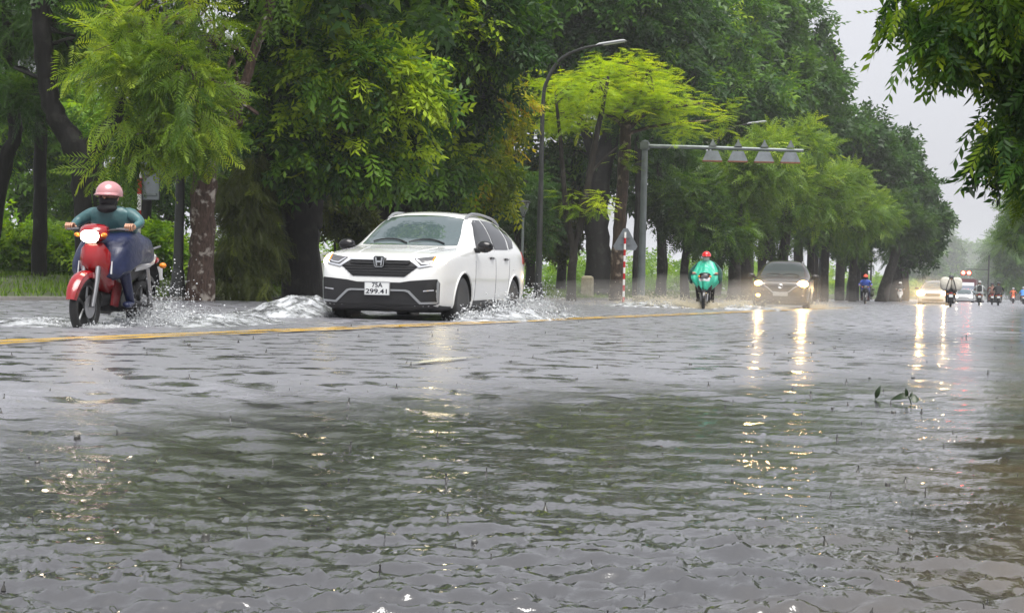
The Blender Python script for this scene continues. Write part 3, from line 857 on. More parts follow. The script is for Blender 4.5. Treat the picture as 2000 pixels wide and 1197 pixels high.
# slim trunks that stand between them
PROTO_TR = None
for i, (px, D, w, top) in enumerate([(1292, 82, 9, 300), (1245, 74, 10, 250), (1460, 92, 13, 380), (1490, 100, 10, 400), (1560, 105, 10, 420), (1585, 100, 8, 430), (1640, 118, 9, 450), (1690, 128, 8, 470), (1768, 150, 8, 480), (1010, 66, 9, 420), (870, 70, 10, 380), (290, 60, 12, 330), (455, 58, 8, 330)]):
    b = gbase(px, D)
    place = ['left of the green poncho rider', 'behind the gantry post', 'behind the green poncho rider', 'left of the black SUV', 'behind the black SUV roof', 'over the black SUV', 'right of the black SUV',
             'left of the blue rider', 'beside the white helmet scooter', 'left of the park lantern', 'behind the white SUV roof', 'behind the traffic sign back', 'left of the weeping shrub'][i]
    T('park_tree', 'slim dark trunk with thin foliage ' + place, D, [[(px, 575, w), (px + random.uniform(-4, 4), 480, w * 0.9), (px + random.uniform(-8, 8), (480 + top) / 2, w * 0.8), (px + random.uniform(-12, 12), top - 60, w * 0.5)]],
      [E(px, top - 40, D, 70, 50, 2.2), E(px + 30, top + 20, D + 1, 45, 35, 1.8, 0.6)], (BK_DARK if D < 80 else BK_GREY, LF_MID), FEATHER_LO, 100, 8, 0.75, 80 + i, twigs=14, tint0=0.35, group='slim trunks in the park')

# trees deeper in the park, seen under the near crowns
for i, (px, D, lobes) in enumerate([
    (40, 70, [E(40, 330, 70, 90, 90, 3), E(90, 230, 70, 120, 80, 3)]), (150, 78, [E(140, 380, 78, 80, 70, 3), E(170, 250, 78, 110, 80, 3)]), (330, 74, [E(320, 360, 74, 80, 70, 3), E(350, 240, 76, 110, 90, 3)]),
    (470, 72, [E(480, 330, 72, 80, 80, 3), E(520, 200, 74, 120, 100, 3)]), (690, 70, [E(680, 380, 70, 70, 60, 2.4), E(720, 300, 72, 90, 70, 3)]), (905, 76, [E(900, 430, 76, 80, 50, 2.6), E(880, 300, 78, 120, 80, 3)]),
    (1035, 80, [E(1010, 440, 80, 60, 60, 2.6), E(1060, 360, 80, 70, 60, 2.6)]), (1095, 84, [E(1080, 430, 84, 55, 70, 2.6), E(1130, 340, 84, 60, 50, 2.6)])]):
    where = ['at the far left edge', 'left of the big forked trunk', 'behind the grey lamp post', 'behind the weeping shrub', 'left of the white SUV windscreen', 'above the white SUV roof', 'around the park lantern', 'behind the V-forked young tree'][i]
    T('park_tree', 'pale olive tree deep in the park ' + where, D, [[(px, 570, 9), (px + 3, 460, 8), (px - 4, 350, 6), (px + 8, 230, 4)]], lobes, (BK_GREY, LF_OLIVE if i > 3 else LF_HEDGE), BROAD, 250, 9, 0.6, 110 + i, twigs=30, tint0=0.42, group='trees deep in the park', hole=0.2)

# shrubs
def shrub(name, label, D, px, lobes, lf, tpl, n, per, size, seed, cat='shrub', group=None, **kw):
    b = gbase(px, D)
    limbs = []
    for k in range(4):
        l = lobes[k % len(lobes)][0]
        limbs.append(([Vector(b) + Vector((random.uniform(-.2, .2), random.uniform(-.2, .2), 0)), Vector(b).lerp(Vector(l), 0.5) + Vector((random.uniform(-.2, .2), 0, 0)), Vector(l)], [0.04, 0.03, 0.012]))
    return tree(name, label, b, limbs, lobes, (BK_GREY, lf), tpl, n, per, size, seed, twigs=30, cat=cat, group=group, **kw)
shrub('hedge_bush', 'bright green hedge bush at the far left edge', 50, 20, [E(10, 480, 50, 60, 36, 1.2), E(60, 490, 50, 50, 32, 1.2)], LF_HEDGE, BROAD, 260, 8, 0.34, 131, 'bush', tint0=0.55)
shrub('hedge_bush', 'bright green hedge bush behind the slim straight trunk', 51, 110, [E(115, 490, 51, 45, 38, 1.2), E(160, 520, 51, 40, 25, 1.0)], LF_HEDGE, BROAD, 220, 8, 0.34, 132, 'bush', tint0=0.5)
shrub('hedge_bush', 'bright green bush right of the red motorcycle', 50, 315, [E(312, 480, 50, 26, 36, 1.0), E(330, 500, 50, 25, 30, 0.9)], LF_HEDGE, BROAD, 150, 8, 0.34, 133, 'bush', tint0=0.55)
shrub('hedge_bush', 'bright green bush left of the massive black trunk', 48, 530, [E(525, 480, 48, 34, 44, 1.0), E(545, 520, 48, 30, 30, 0.9)], LF_HEDGE, BROAD, 180, 8, 0.34, 134, 'bush', tint0=0.5)  # bright green of the leaves themselves
shrub('hedge_bush', 'yellow-green bush beside the white SUV windscreen pillar', 52, 700, [E(700, 450, 52, 30, 24, 0.9), E(690, 500, 52, 30, 40, 0.9)], LF_HEDGE, BROAD, 130, 8, 0.32, 135, 'bush', tint0=0.75)
shrub('weeping_shrub', 'weeping olive shrub between the brown trunk and the massive black trunk', 36, 480, [E(480, 400, 36.5, 48, 100, 0.9), E(460, 500, 36, 45, 60, 0.8), E(510, 480, 36.5, 40, 70, 0.8), E(470, 555, 35.5, 60, 18, 0.7)],
      LF_OLIVE, FEATHER, 330, 7, 0.5, 136, droop=-0.9, spread=0.35, up=0.12, tint0=0.4, shell=0.1)
shrub('weeping_shrub', 'dark leafy shrub hanging between the massive black trunk and the white SUV', 44, 665, [E(660, 380, 44, 50, 45, 0.9), E(690, 420, 44, 50, 35, 0.9)], LF_OLIVE, PINNATE, 160, 7, 0.42, 137, droop=-0.9, spread=0.4, up=0.15, tint0=0.35, shell=0.1)

# right-hand side: the near overhanging tree and those beyond
T('overhanging_tree', 'near dark tree overhanging the road from the right edge', 15.5,
  [[(2330, 640, 70), (2320, 500, 60), (2300, 300, 52), (2290, 60, 46), (2280, -200, 40)],
   [(2290, 120, 26), (2150, 120, 18), (2040, 170, 14), (1965, 250, 10), (1955, 330, 6)],
   [(2290, 20, 26), (2120, -40, 18), (1960, 0, 12), (1840, 30, 7), (1740, 40, 4)],
   [(2300, 250, 22), (2160, 260, 14), (2060, 300, 9), (1985, 345, 5)]],
  [E(1890, 10, 15.5, 110, 34, 0.8), E(1760, 8, 15.3, 60, 10, 0.4), E(1840, 75, 15.2, 60, 24, 0.5), E(1940, 70, 15.5, 70, 50, 0.8), E(1995, 170, 15.5, 24, 60, 0.5), E(1960, 245, 15.2, 36, 22, 0.4), E(1925, 285, 15.2, 40, 12, 0.4), E(1992, 300, 15.2, 26, 22, 0.4),
   E(2120, 140, 15.8, 90, 170, 1.2), E(2110, 0, 15.8, 120, 80, 1.2)],
  (BK_DARK, LF_DARK), PINNATE_HI, 370, 7, 0.33, 150, twigs=110, tint0=0.58, tint_sd=0.2, shell=0.15, droop=-0.75, basepx=2330,
  upper=([E(2250, -350, 16, 500, 300, 3.5)], PINNATE_LO, 260, 9, 0.5))
T('overhanging_tree', 'yellow-green sprays of a young tree at the right edge', 17.5,
  [[(2150, 640, 22), (2120, 520, 18), (2080, 420, 12), (2030, 350, 7), (1995, 310, 4)]],
  [E(1995, 305, 17.2, 28, 14, 0.4), E(2000, 360, 17.2, 24, 18, 0.4), E(2060, 340, 17.3, 50, 50, 0.6)], (BK_GREY, LF_LIME), FEATHER, 60, 5, 0.35, 151, twigs=16, tint0=0.25, droop=-0.4, basepx=2150)
RIGHT = [
 ('pale green tree along the right side, nearest of the hazy ones', 95, 2075, [E(2010, 420, 95, 55, 50, 3), E(2060, 360, 95, 80, 110, 4), E(1990, 460, 95, 30, 22, 2)], LF_MID, 0.7),
 ('hazy green tree right of the far pair of riders', 240, 2030, [E(1990, 480, 240, 50, 40, 6), E(2030, 430, 240, 60, 70, 6), E(1985, 530, 240, 35, 30, 5)], LF_MID, 0.6),
 ('hazy tree above the far pair of riders', 520, 1985, [E(1965, 500, 520, 40, 36, 12), E(1990, 470, 520, 40, 50, 12), E(1950, 540, 520, 34, 26, 12)], LF_MID, 0.5),
]
for i, (lab, D, px, lobes, lf, t0) in enumerate(RIGHT):
    T('roadside_tree', lab, D, [[(px, 585, 10), (px - 4, 520, 9), (px - 8, 450, 7), (px - 14, 400, 4)]], lobes, (BK_GREY, lf), FEATHER_LO, 320, 9, 0.75 * D / 95, 160 + i, twigs=20, tint0=t0, group='hazy trees along the right side')
rs = np.random.default_rng(77)
FAR = [(1835, 495, 800, 36, 60, 'hazy tree left of the traffic light'), (1880, 515, 1300, 36, 40, 'faint tree behind the traffic light'), (1912, 520, 1500, 40, 34, 'faint tree above the middle rider'),
       (1950, 505, 1150, 34, 44, 'faint tree above the riding pair'), (1805, 520, 620, 30, 40, 'hazy tree behind the dazzling car'), (1975, 500, 700, 36, 50, 'hazy tree at the right above the far rider')]
for i, (px, py, D, rx, rz, lab) in enumerate(FAR):
    T('hazy_tree', lab + ', almost lost in the rain', D, [[(px, 583, 5), (px, 540, 4), (px, py, 3)]], [E(px, py, D, rx, rz, D / 90), E(px + 14, py + 25, D, rx, rz * 0.7, D / 90)], (BK_GREY, LF_MID), BROAD, 220, 8, D / 190.0, 170 + i, twigs=8, tint0=0.5, group='distant trees at the end of the road')

# low greenery deep in the park, closing the view between the trunks: one mass
def undergrowth():
    rg = np.random.default_rng(300)
    P, Dd, S, T = [], [], [], []
    y = 24.0
    while y < 760:
        k = max(1.0, y / 120.0)
        x = rg.uniform(-50, -36); hgt = rg.uniform(1.6, 3.6) * min(k, 1.6)
        n = 120
        u = rg.normal(size=(n, 3)); u /= np.linalg.norm(u, axis=1)[:, None]
        c = np.array([x, y, 0.4 + hgt * 0.45])
        p = c + u * np.array([1.8, 2.2, hgt * 0.55]) * np.array([1, k, 1]) * (0.5 + 0.5 * rg.random((n, 1)))
        p[:, 2] = np.maximum(p[:, 2], 0.4)
        P.append(p); Dd.append(u * 0.6 + rg.normal(size=(n, 3)) * 0.5); S.append(0.55 * min(k, 3) * rg.uniform(0.6, 1.3, n))
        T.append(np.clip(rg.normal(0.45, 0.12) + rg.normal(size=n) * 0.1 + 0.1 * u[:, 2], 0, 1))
        y += rg.uniform(2.2, 3.8) * k
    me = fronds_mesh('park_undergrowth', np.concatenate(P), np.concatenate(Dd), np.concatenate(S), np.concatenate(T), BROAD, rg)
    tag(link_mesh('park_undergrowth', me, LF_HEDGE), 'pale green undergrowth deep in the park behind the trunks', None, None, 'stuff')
undergrowth()

# grass on the verge
def grass(name, n, x0, x1, y0, y1, h, seed, mat, label):
    g = np.random.default_rng(seed)
    x = g.uniform(x0, x1, n); y = g.uniform(y0, y1, n)
    keep = (np.sin(x * 1.3 + y * 0.7) + np.sin(y * 0.9 - x * 2.1) + g.normal(size=n) * 0.7) > -0.7
    x, y = x[keep], y[keep]; n = len(x)
    z = verge_z(x) - 0.02
    a = g.uniform(0, 6.283, n); hh = h * g.uniform(0.4, 1.3, n); w = 0.012 + 0.01 * g.random(n)
    lx, ly = g.normal(size=n) * 0.35 * hh, g.normal(size=n) * 0.35 * hh
    V = np.stack([np.stack([x - np.cos(a) * w, y - np.sin(a) * w, z], -1), np.stack([x + np.cos(a) * w, y + np.sin(a) * w, z], -1), np.stack([x + lx, y + ly, z + hh], -1)], 1).reshape(-1, 3)
    me = np_mesh(name, V, np.arange(3 * n).reshape(-1, 3), False, {'tint': np.repeat(np.clip(g.normal(0.5, 0.18, n), 0, 1), 3)})
    return tag(link_mesh(name, me, mat), label, None, None, 'stuff')
LF_GRASS = leaf_mat('grass_blade', [(0.0, (0.03, 0.06, 0.008)), (0.5, (0.09, 0.17, 0.015)), (1.0, (0.2, 0.3, 0.03))], 0.35)
grass('grass', 52000, -30, -17.7, 16, 110, 0.16, 201, LF_GRASS, 'wet green grass on the park verge')
# far river bank, one hazy mass
V = np.concatenate([blob_leaves(900, -190 + rs.uniform(-8, 8), y, 3.0, 8, 14, rs.uniform(3, 6), 1.6, rs) for y in range(60, 900, 24)])
me = np_mesh('river_bank_wood', V, np.arange(len(V)).reshape(-1, 4), False, {'tint': np.full(len(V), 0.4)})
tag(link_mesh('river_bank_wood', me, LF_MID), 'far wooded river bank faded by rain', None, None, 'stuff')

# ------------------------------------------------------------------ rain haze
hz = MB(); hz.box((-200, 870, 16.5), (1200, 1860, 36))
M_HAZE = bpy.data.materials.new('rain_haze'); M_HAZE.use_nodes = True
_t = M_HAZE.node_tree; _t.nodes.clear()
_o = _t.nodes.new('ShaderNodeOutputMaterial'); _v = _t.nodes.new('ShaderNodeVolumePrincipled')
_v.inputs['Color'].default_value = (0.93, 0.95, 0.97, 1); _v.inputs['Density'].default_value = 0.0004
_v.inputs['Anisotropy'].default_value = 0.1
_t.links.new(_v.outputs[0], _o.inputs['Volume'])
tag(hz.build('haze', M_HAZE, None, False), 'grey rain haze filling the air', None, None, 'stuff')
# ------------------------------------------------------------------ poles, lamps, signs
M_POLE = pbr('painted_steel_dark', (0.035, 0.037, 0.036), 0.45, 0.3, noise=(3, 0.4), bump=(20, 0.2, 0.005))
M_GALV = pbr('galvanised_steel', (0.16, 0.18, 0.18), 0.45, 0.5, noise=(2.5, 0.3))
M_LAMP = pbr('lamp_housing', (0.45, 0.46, 0.47), 0.4, 0.3)
M_RED = pbr('sign_red', (0.42, 0.012, 0.015), 0.45)
M_WHITE = pbr('sign_white', (0.68, 0.68, 0.66), 0.5, noise=(5, 0.15))
M_SIGNBACK = pbr('sign_back_grey', (0.19, 0.21, 0.23), 0.5, 0.4, noise=(3, 0.3))
M_RUST = pbr('rusty_edge', (0.16, 0.06, 0.03), 0.8, noise=(12, 0.5))
M_STONE = pbr('marker_stone', (0.26, 0.23, 0.16), 0.85, noise=(5, 0.4), bump=(25, 0.5, 0.01))

def street_lamp(label, px, D, r, top, arm, z=None, group='street lamps along the kerb'):
    "tapered pole that bends over into an arm with a flat lamp head"
    b = gbase(px, D)
    if z is not None: b.z = z
    root = empty('street_lamp', b, 0, label, 'street lamp', group)
    lean = 0.004
    m = MB()
    m.lathe([(r * 2.2, 0), (r * 2.0, 0.05), (r * 1.5, 0.35), (r * 1.2, 0.6), (r * 1.1, 0.62)], n=14)
    m.build('base', M_POLE, root)
    pts = [(0, 0, 0.5), (0, 0, top * 0.45), (0, 0, top * 0.78), (arm * 0.06, 0, top * 0.87), (arm * 0.22, 0, top * 0.945), (arm * 0.5, 0, top * 0.985), (arm * 0.8, 0, top)]
    p, rr = smooth_path([Vector(q) for q in pts], [r * 1.1, r * 0.85, r * 0.65, r * 0.6, r * 0.52, r * 0.45, r * 0.4], 5)
    m = MB(); m.tube(p, rr, 12); m.build('pole', M_POLE, root)
    h = MB()
    rot = Matrix.Rotation(R(-7), 3, 'Y')
    h.box((arm * 0.9, 0, top * 1.008), (arm * 0.42, 0.22, 0.07), rot, 0.8, 0.02)
    hd = h.build('lamp_head', M_LAMP, root)
    h = MB(); h.box((arm * 0.93, 0, top * 1.008 - 0.05), (arm * 0.28, 0.15, 0.02), rot)
    h.build('lens', pbr('lamp_glass_off', (0.5, 0.5, 0.48), 0.15), hd)
    return root
street_lamp('grey lamp post beside the brown scarred trunk', 347, 34, 0.10, 9.3, 2.6)
street_lamp('tall black lamp post with bent arm right of the white SUV', 1051, 56, 0.11, 8.95, 2.7, 0.0)
street_lamp('slim lamp post behind the green poncho rider', 1383, 84, 0.10, 9.3, 2.6)
street_lamp('lamp post behind the black SUV roof', 1490, 109, 0.11, 9.3, 2.6)
street_lamp('farther lamp post right of the black SUV', 1600, 132, 0.11, 9.3, 2.6)
street_lamp('thin lamp post rising behind the blue rider', 1700, 160, 0.11, 9.3, 2.6)

# overhead gantry with four lane signals seen from behind
b = gbase(1252, 65); b.z = 0.12
k = 65 / FPX
gan = empty('signal_gantry', b, 0, 'grey steel gantry post with long arm carrying four hooded boxes', 'gantry')
m = MB(); m.lathe([(0.34, -0.15), (0.34, 0.06), (0.30, 0.1)], n=20); m.build('footing', M_STONE, gan)
m = MB(); m.tube([(0, 0, 0), (0, 0, 3), (0, 0, 6.35)], [0.165, 0.14, 0.12], 16); m.build('post', M_GALV, gan)
m = MB(); m.lathe([(0.13, 6.35), (0.15, 6.37), (0.15, 6.42), (0.0, 6.47)], n=16); m.build('post_cap', M_GALV, gan)
adir = Vector((math.cos(R(15)), math.sin(R(15)), 0))
def along(s, z=0.0, off=0.0): return adir * s + Vector((-adir.y, adir.x, 0)) * off + Vector((0, 0, z))
m = MB(); m.tube([along(0.05, 6.22), along(3.2, 6.20), along(6.42, 6.16)], [0.085, 0.075, 0.065], 12); m.build('arm', M_GALV, gan)
m = MB(); m.box((0, 0, 6.22), (0.34, 0.34, 0.30), None, 1, 0.02); m.build('bracket', M_GALV, gan)
ax3 = (adir, Vector((0, 0, 1)), Vector((-adir.y, adir.x, 0)))
for s in (2.75, 3.78, 4.84, 5.9):
    m = MB()
    m.prism([(-0.22, 0.0), (0.22, 0.0), (0.40, -0.40), (-0.40, -0.40)], 0.22, along(s, 6.08, 0.0), ax3)
    bx = m.build('signal_hood', M_SIGNBACK, gan, False)
    m = MB(); m.prism([(-0.41, -0.40), (0.41, -0.40), (0.39, -0.45), (-0.39, -0.45)], 0.25, along(s, 6.08), ax3); m.build('rusty_lip', M_RUST, bx, False)
    m = MB(); m.prism([(-0.16, 0.03), (0.16, 0.03), (0.05, 0.20), (0.02, 0.32), (-0.02, 0.32), (-0.05, 0.20)], 0.2, along(s, 6.24), ax3); m.build('finial', M_GALV, gan, False)
    m = MB(); m.tube([along(s, 6.22, 0.14), along(s, 5.8, 0.14)], 0.025, 6); m.build('hanger', M_POLE, gan)

# triangular warning sign seen from behind on a red and white pole
def banded_pole(root, H, r, n, first_red=True):
    for i in range(n):
        m = MB(); m.tube([(0, 0, H * i / n), (0, 0, H * (i + 1) / n - 0.001)], r, 10)
        m.build('pole_band', M_RED if (i % 2 == 0) == first_red else M_WHITE, root)
b = gbase(1218, 55); b.z = 0.0
sg = empty('warning_sign', b, 0, 'back of a grey triangular sign on a red and white banded pole', 'traffic sign')
banded_pole(sg, 2.45, 0.04, 12)
m = MB()
tri = []
for a in (90, 210, 330):
    for d in (-10, 0, 10): tri.append((0.46 * math.cos(R(a + d)), 0.46 * math.sin(R(a + d))))
m.prism(tri, 0.02, (0, 0.06, 2.12)); m.build('sign_panel', M_SIGNBACK, sg, False)
for zz in (2.0, 2.25):
    m = MB(); m.box((0, 0.045, zz), (0.34, 0.02, 0.035)); m.build('mounting_bar', M_GALV, sg)

b = gbase(268, 36)
sg = empty('traffic_sign', b, 0, 'back of a grey rectangular sign on a banded pole above the red motorcycle rider', 'traffic sign')
banded_pole(sg, 3.3, 0.05, 9)
m = MB(); m.box((0.22, 0.07, 2.55), (0.52, 0.03, 0.95), None, 1, 0.012); pn = m.build('sign_panel', M_SIGNBACK, sg, False)
for sx in (-0.245, 0.245):
    m = MB(); m.box((0.22 + sx, 0.045, 2.55), (0.035, 0.03, 0.93)); m.build('edge_rib', M_GALV, pn)
for zz in (2.2, 2.85):
    m = MB(); m.box((0.2, 0.04, zz), (0.44, 0.03, 0.05)); m.build('mounting_bar', M_GALV, sg)

# park lantern
b = gbase(1018, 60)
ln = empty('park_lantern', b, 0, 'park lantern with flat wide cap on a thin pole beside the white SUV tail', 'lantern')
m = MB(); m.tube([(0, 0, 0), (0, 0, 3.0)], [0.06, 0.045], 10); m.build('pole', M_GALV, ln)
m = MB(); m.lathe([(0.05, 2.95), (0.09, 3.0), (0.05, 3.05)], n=14); m.build('collar', M_POLE, ln)
m = MB(); m.lathe([(0.25, 3.5), (0.27, 3.53), (0.22, 3.58), (0.0, 3.62)], n=20); m.build('cap', M_POLE, ln)
for a in range(4):
    c, s = math.cos(R(45 + 90 * a)), math.sin(R(45 + 90 * a))
    m = MB(); m.tube([(0.03 * c, 0.03 * s, 3.02), (0.15 * c, 0.15 * s, 3.2), (0.24 * c, 0.24 * s, 3.5)], 0.013, 6); m.build('strut', M_POLE, ln)
m = MB(); m.lathe([(0.05, 3.04), (0.15, 3.22), (0.22, 3.5)], n=20)
m.build('globe', pbr('frosted_lantern', (0.35, 0.37, 0.36), 0.3, trans=0.6), ln)

# stone marker post
b = gbase(1147, 68)
m = MB()
ring = lambda w, d, z: [(-w, -d, z), (-w * .5, -d * 1.05, z), (w * .5, -d * 1.05, z), (w, -d, z), (w, d, z), (-w, d, z)]
m.loft([ring(.24, .2, -0.1), ring(.23, .19, .1), ring(.225, .185, .75), ring(.2, .17, .84), ring(.12, .1, .89)])
tag(m.build('marker_post', M_STONE, None, True, 50, b), 'short rounded stone marker post at the foot of the thick dark trunk', 'post')
m = MB(); m.box((0, 0, 0.55), (0.95, 0.3, 1.3), None, 0.96, 0.04)
b = gbase(650, 56)
tag(m.build('stone_pillar', pbr('pale_stone', (0.5, 0.5, 0.47), 0.8, noise=(3, 0.25), bump=(15, 0.3, 0.02)), None, True, 40, b), 'pale stone pillar between the massive trunk and the white SUV', 'pillar')
# ------------------------------------------------------------------ cars
def densify(poly, step):
    out = []
    n = len(poly)
    for i in range(n):
        a = Vector(poly[i]); b = Vector(poly[(i + 1) % n])
        k = max(1, int((b - a).length / step))
        for j in range(k): out.append(a.lerp(b, j / k))
    return out
def in_poly(p, poly):
    c = False; n = len(poly); j = n - 1
    for i in range(n):
        a, b = poly[i], poly[j]
        if (a[1] > p[1]) != (b[1] > p[1]) and p[0] < (b[0] - a[0]) * (p[1] - a[1]) / (b[1] - a[1]) + a[0]: c = not c
        j = i
    return c
PROJ = {'front': (lambda a, b: Vector((a, -2, b)), Vector((0, 1, 0))), 'rear': (lambda a, b: Vector((a, 8, b)), Vector((0, -1, 0))),
        'left': (lambda a, b: Vector((3, a, b)), Vector((-1, 0, 0))), 'right': (lambda a, b: Vector((-3, a, b)), Vector((1, 0, 0))),
        'top': (lambda a, b: Vector((a, b, 4)), Vector((0, 0, -1)))}
def panel(bvh, poly, view, off=0.006, thick=0.02, step=0.05, mb=None):
    "a shaped panel laid over the body: outline drawn in one view, dropped onto the surface, with its own thickness"
    fn, d = PROJ[view]
    bd = densify(poly, step)
    pts = [Vector((p[0], p[1])) for p in bd]
    x0, x1 = min(p.x for p in pts), max(p.x for p in pts); y0, y1 = min(p.y for p in pts), max(p.y for p in pts)
    nb = len(pts)
    x = x0 + step
    inner = []
    while x < x1 - step * 0.4:
        y = y0 + step
        while y < y1 - step * 0.4:
            if in_poly((x, y), pts):
                if min((Vector((x, y)) - q).length for q in pts) > step * 0.45: inner.append(Vector((x, y)))
            y += step
        x += step
    res = delaunay_2d_cdt(pts + inner, [], [list(range(nb))], 1, 1e-6)
    vs_, fs_ = res[0], res[2]
    F_, B_ = [], []
    last = None
    for p in vs_:
        o = fn(p.x, p.y)
        h = bvh.ray_cast(o, d)
        if h[0] is None:
            n_ = bvh.find_nearest(o + d * (2.0 if view in ('front',) else 2.2)); hit = n_[0]
        else: hit = h[0]
        F_.append(hit - d * off); B_.append(hit + d * thick)
    n = len(F_)
    mb = mb or MB()
    faces = [tuple(f) for f in fs_] + [tuple(i + n for i in reversed(f)) for f in fs_]
    cnt = {}
    for f in fs_:
        for i in range(len(f)):
            e = (f[i], f[(i + 1) % len(f)]); cnt[e] = 1
    for (a, b_) in cnt:
        if (b_, a) not in cnt: faces.append((a, a + n, b_ + n, b_))
    mb.add(F_ + B_, faces)
    return mb
def mir(poly): return [(-a, b) for a, b in reversed(poly)]

def suv_rings(W=0.925, hoodz=0.0):
    #   y     zb    xb    xmax  zsh   xbelt zbelt  (x7,z7)      (x8,z8)      (x9,z9)      ztop
    T_ = [
     (0.00, 0.30, 0.50, 0.60, 0.56, 0.585, 0.60, (0.50, 0.63), (0.36, 0.645), (0.18, 0.65), 0.65),
     (0.035, 0.25, 0.60, 0.76, 0.66, 0.745, 0.74, (0.62, 0.775), (0.45, 0.79), (0.22, 0.80), 0.80),
     (0.075, 0.23, 0.64, 0.81, 0.76, 0.79, 0.85, (0.66, 0.875), (0.48, 0.89), (0.24, 0.90), 0.90),
     (0.13, 0.22, 0.68, 0.85, 0.80, 0.83, 0.90, (0.68, 0.935), (0.50, 0.95), (0.25, 0.96), 0.96),
     (0.22, 0.21, 0.70, 0.88, 0.84, 0.86, 0.945, (0.72, 0.975), (0.52, 0.985), (0.26, 0.99), 0.99),
     (0.45, 0.20, 0.72, 0.91, 0.90, 0.885, 0.985, (0.78, 1.015), (0.56, 1.03), (0.28, 1.035), 1.035),
     (0.93, 0.20, 0.74, W, 0.96, 0.90, 1.035, (0.80, 1.065), (0.58, 1.085), (0.29, 1.095), 1.095),
     (1.18, 0.20, 0.74, W, 0.98, 0.895, 1.055, (0.80, 1.085), (0.62, 1.105), (0.31, 1.12), 1.125),
     (1.36, 0.20, 0.74, W, 0.985, 0.89, 1.065, (0.80, 1.13), (0.68, 1.20), (0.34, 1.225), 1.23),
     (1.62, 0.20, 0.74, W, 0.99, 0.885, 1.075, (0.80, 1.235), (0.665, 1.37), (0.34, 1.40), 1.405),
     (1.90, 0.20, 0.74, W, 0.995, 0.885, 1.085, (0.79, 1.32), (0.63, 1.53), (0.33, 1.565), 1.575),
     (2.08, 0.20, 0.74, W, 1.0, 0.885, 1.09, (0.785, 1.34), (0.62, 1.585), (0.33, 1.625), 1.635),
     (2.45, 0.20, 0.74, W, 1.0, 0.885, 1.095, (0.785, 1.36), (0.62, 1.615), (0.33, 1.66), 1.668),
     (3.00, 0.20, 0.74, W, 1.005, 0.885, 1.11, (0.785, 1.37), (0.615, 1.605), (0.33, 1.655), 1.665),
     (3.55, 0.21, 0.74, W, 1.015, 0.885, 1.13, (0.775, 1.365), (0.60, 1.565), (0.32, 1.62), 1.632),
     (3.95, 0.23, 0.72, 0.92, 1.03, 0.875, 1.15, (0.755, 1.35), (0.57, 1.515), (0.31, 1.575), 1.585),
     (4.20, 0.26, 0.70, 0.90, 1.03, 0.855, 1.14, (0.735, 1.28), (0.55, 1.42), (0.30, 1.465), 1.475),
     (4.38, 0.30, 0.66, 0.87, 1.0, 0.82, 1.07, (0.70, 1.15), (0.53, 1.22), (0.29, 1.245), 1.25),
     (4.52, 0.34, 0.60, 0.83, 0.90, 0.77, 0.97, (0.66, 1.02), (0.5, 1.05), (0.27, 1.06), 1.065),
     (4.58, 0.42, 0.5, 0.72, 0.74, 0.66, 0.80, (0.56, 0.84), (0.42, 0.86), (0.22, 0.87), 0.87)]
    rings = []
    for (y, zb, xb, xm, zsh, xbe, zbe, p7, p8, p9, zt) in T_:
        half = [(0.0, zb), (xb * 0.6, zb), (xb, zb), ((xb + xm) / 2 + 0.06 * (xm > 0.8), zb + 0.06), (xm - 0.02, zb + 0.17), (xm, (zb + zsh) / 2 + 0.08), (xm - 0.012, zsh), (xbe, zbe), p7, p8, p9, (0.0, zt)]
        half = [(a, b) for a, b in half]
        full = half + [(-a, b) for a, b in reversed(half[1:-1])]
        rings.append([(a, y, b) for a, b in full])
    return rings

WHEELS = [(0.93, 0.79), (3.59, 0.79)]
def wheel(root, x, y, r, M_TYRE, M_RIM, M_HUB, side):
    m = MB()
    t = 0.11
    m.lathe([(r * 0.68, -t), (r * 0.90, -t * 1.02), (r * 0.985, -t * 0.85), (r, -t * 0.55), (r, t * 0.55), (r * 0.985, t * 0.85), (r * 0.90, t * 1.02), (r * 0.68, t)], (0, 0, 0), 36, 'X')
    w = m.build('wheel', M_TYRE, root, True, 50, (x, y, r))
    m = MB(); m.lathe([(r * 0.70, -t * 0.9), (r * 0.66, -t * 0.5), (r * 0.66, t * 0.4), (r * 0.70, t * 0.95), (r * 0.64, t * 0.9), (r * 0.6, t * 0.3)], (0, 0, 0), 32, 'X')
    m.lathe([(0.001, t * 0.3 * side), (r * 0.62, t * 0.15 * side)], (0, 0, 0), 32, 'X')
    m.build('rim', M_HUB, w)
    for i in range(5):
        a = 2 * math.pi * i / 5 + 0.3
        m = MB()
        c, s = math.cos(a), math.sin(a)
        for da in (-0.16, 0.16):
            c2, s2 = math.cos(a + da), math.sin(a + da)
            m.tube([(side * t * 0.72, c * r * 0.14, s * r * 0.14), (side * t * 0.78, c2 * r * 0.4, s2 * r * 0.4), (side * t * 0.75, c2 * r * 0.66, s2 * r * 0.66)], [r * 0.06, r * 0.05, r * 0.055], 6)
        m.build('spoke', M_RIM, w)
    m = MB(); m.lathe([(r * 0.16, side * t * 0.5), (r * 0.15, side * t * 0.85), (0.001, side * t * 0.9)], (0, 0, 0), 16, 'X'); m.build('hub_cap', M_RIM, w)
    return w

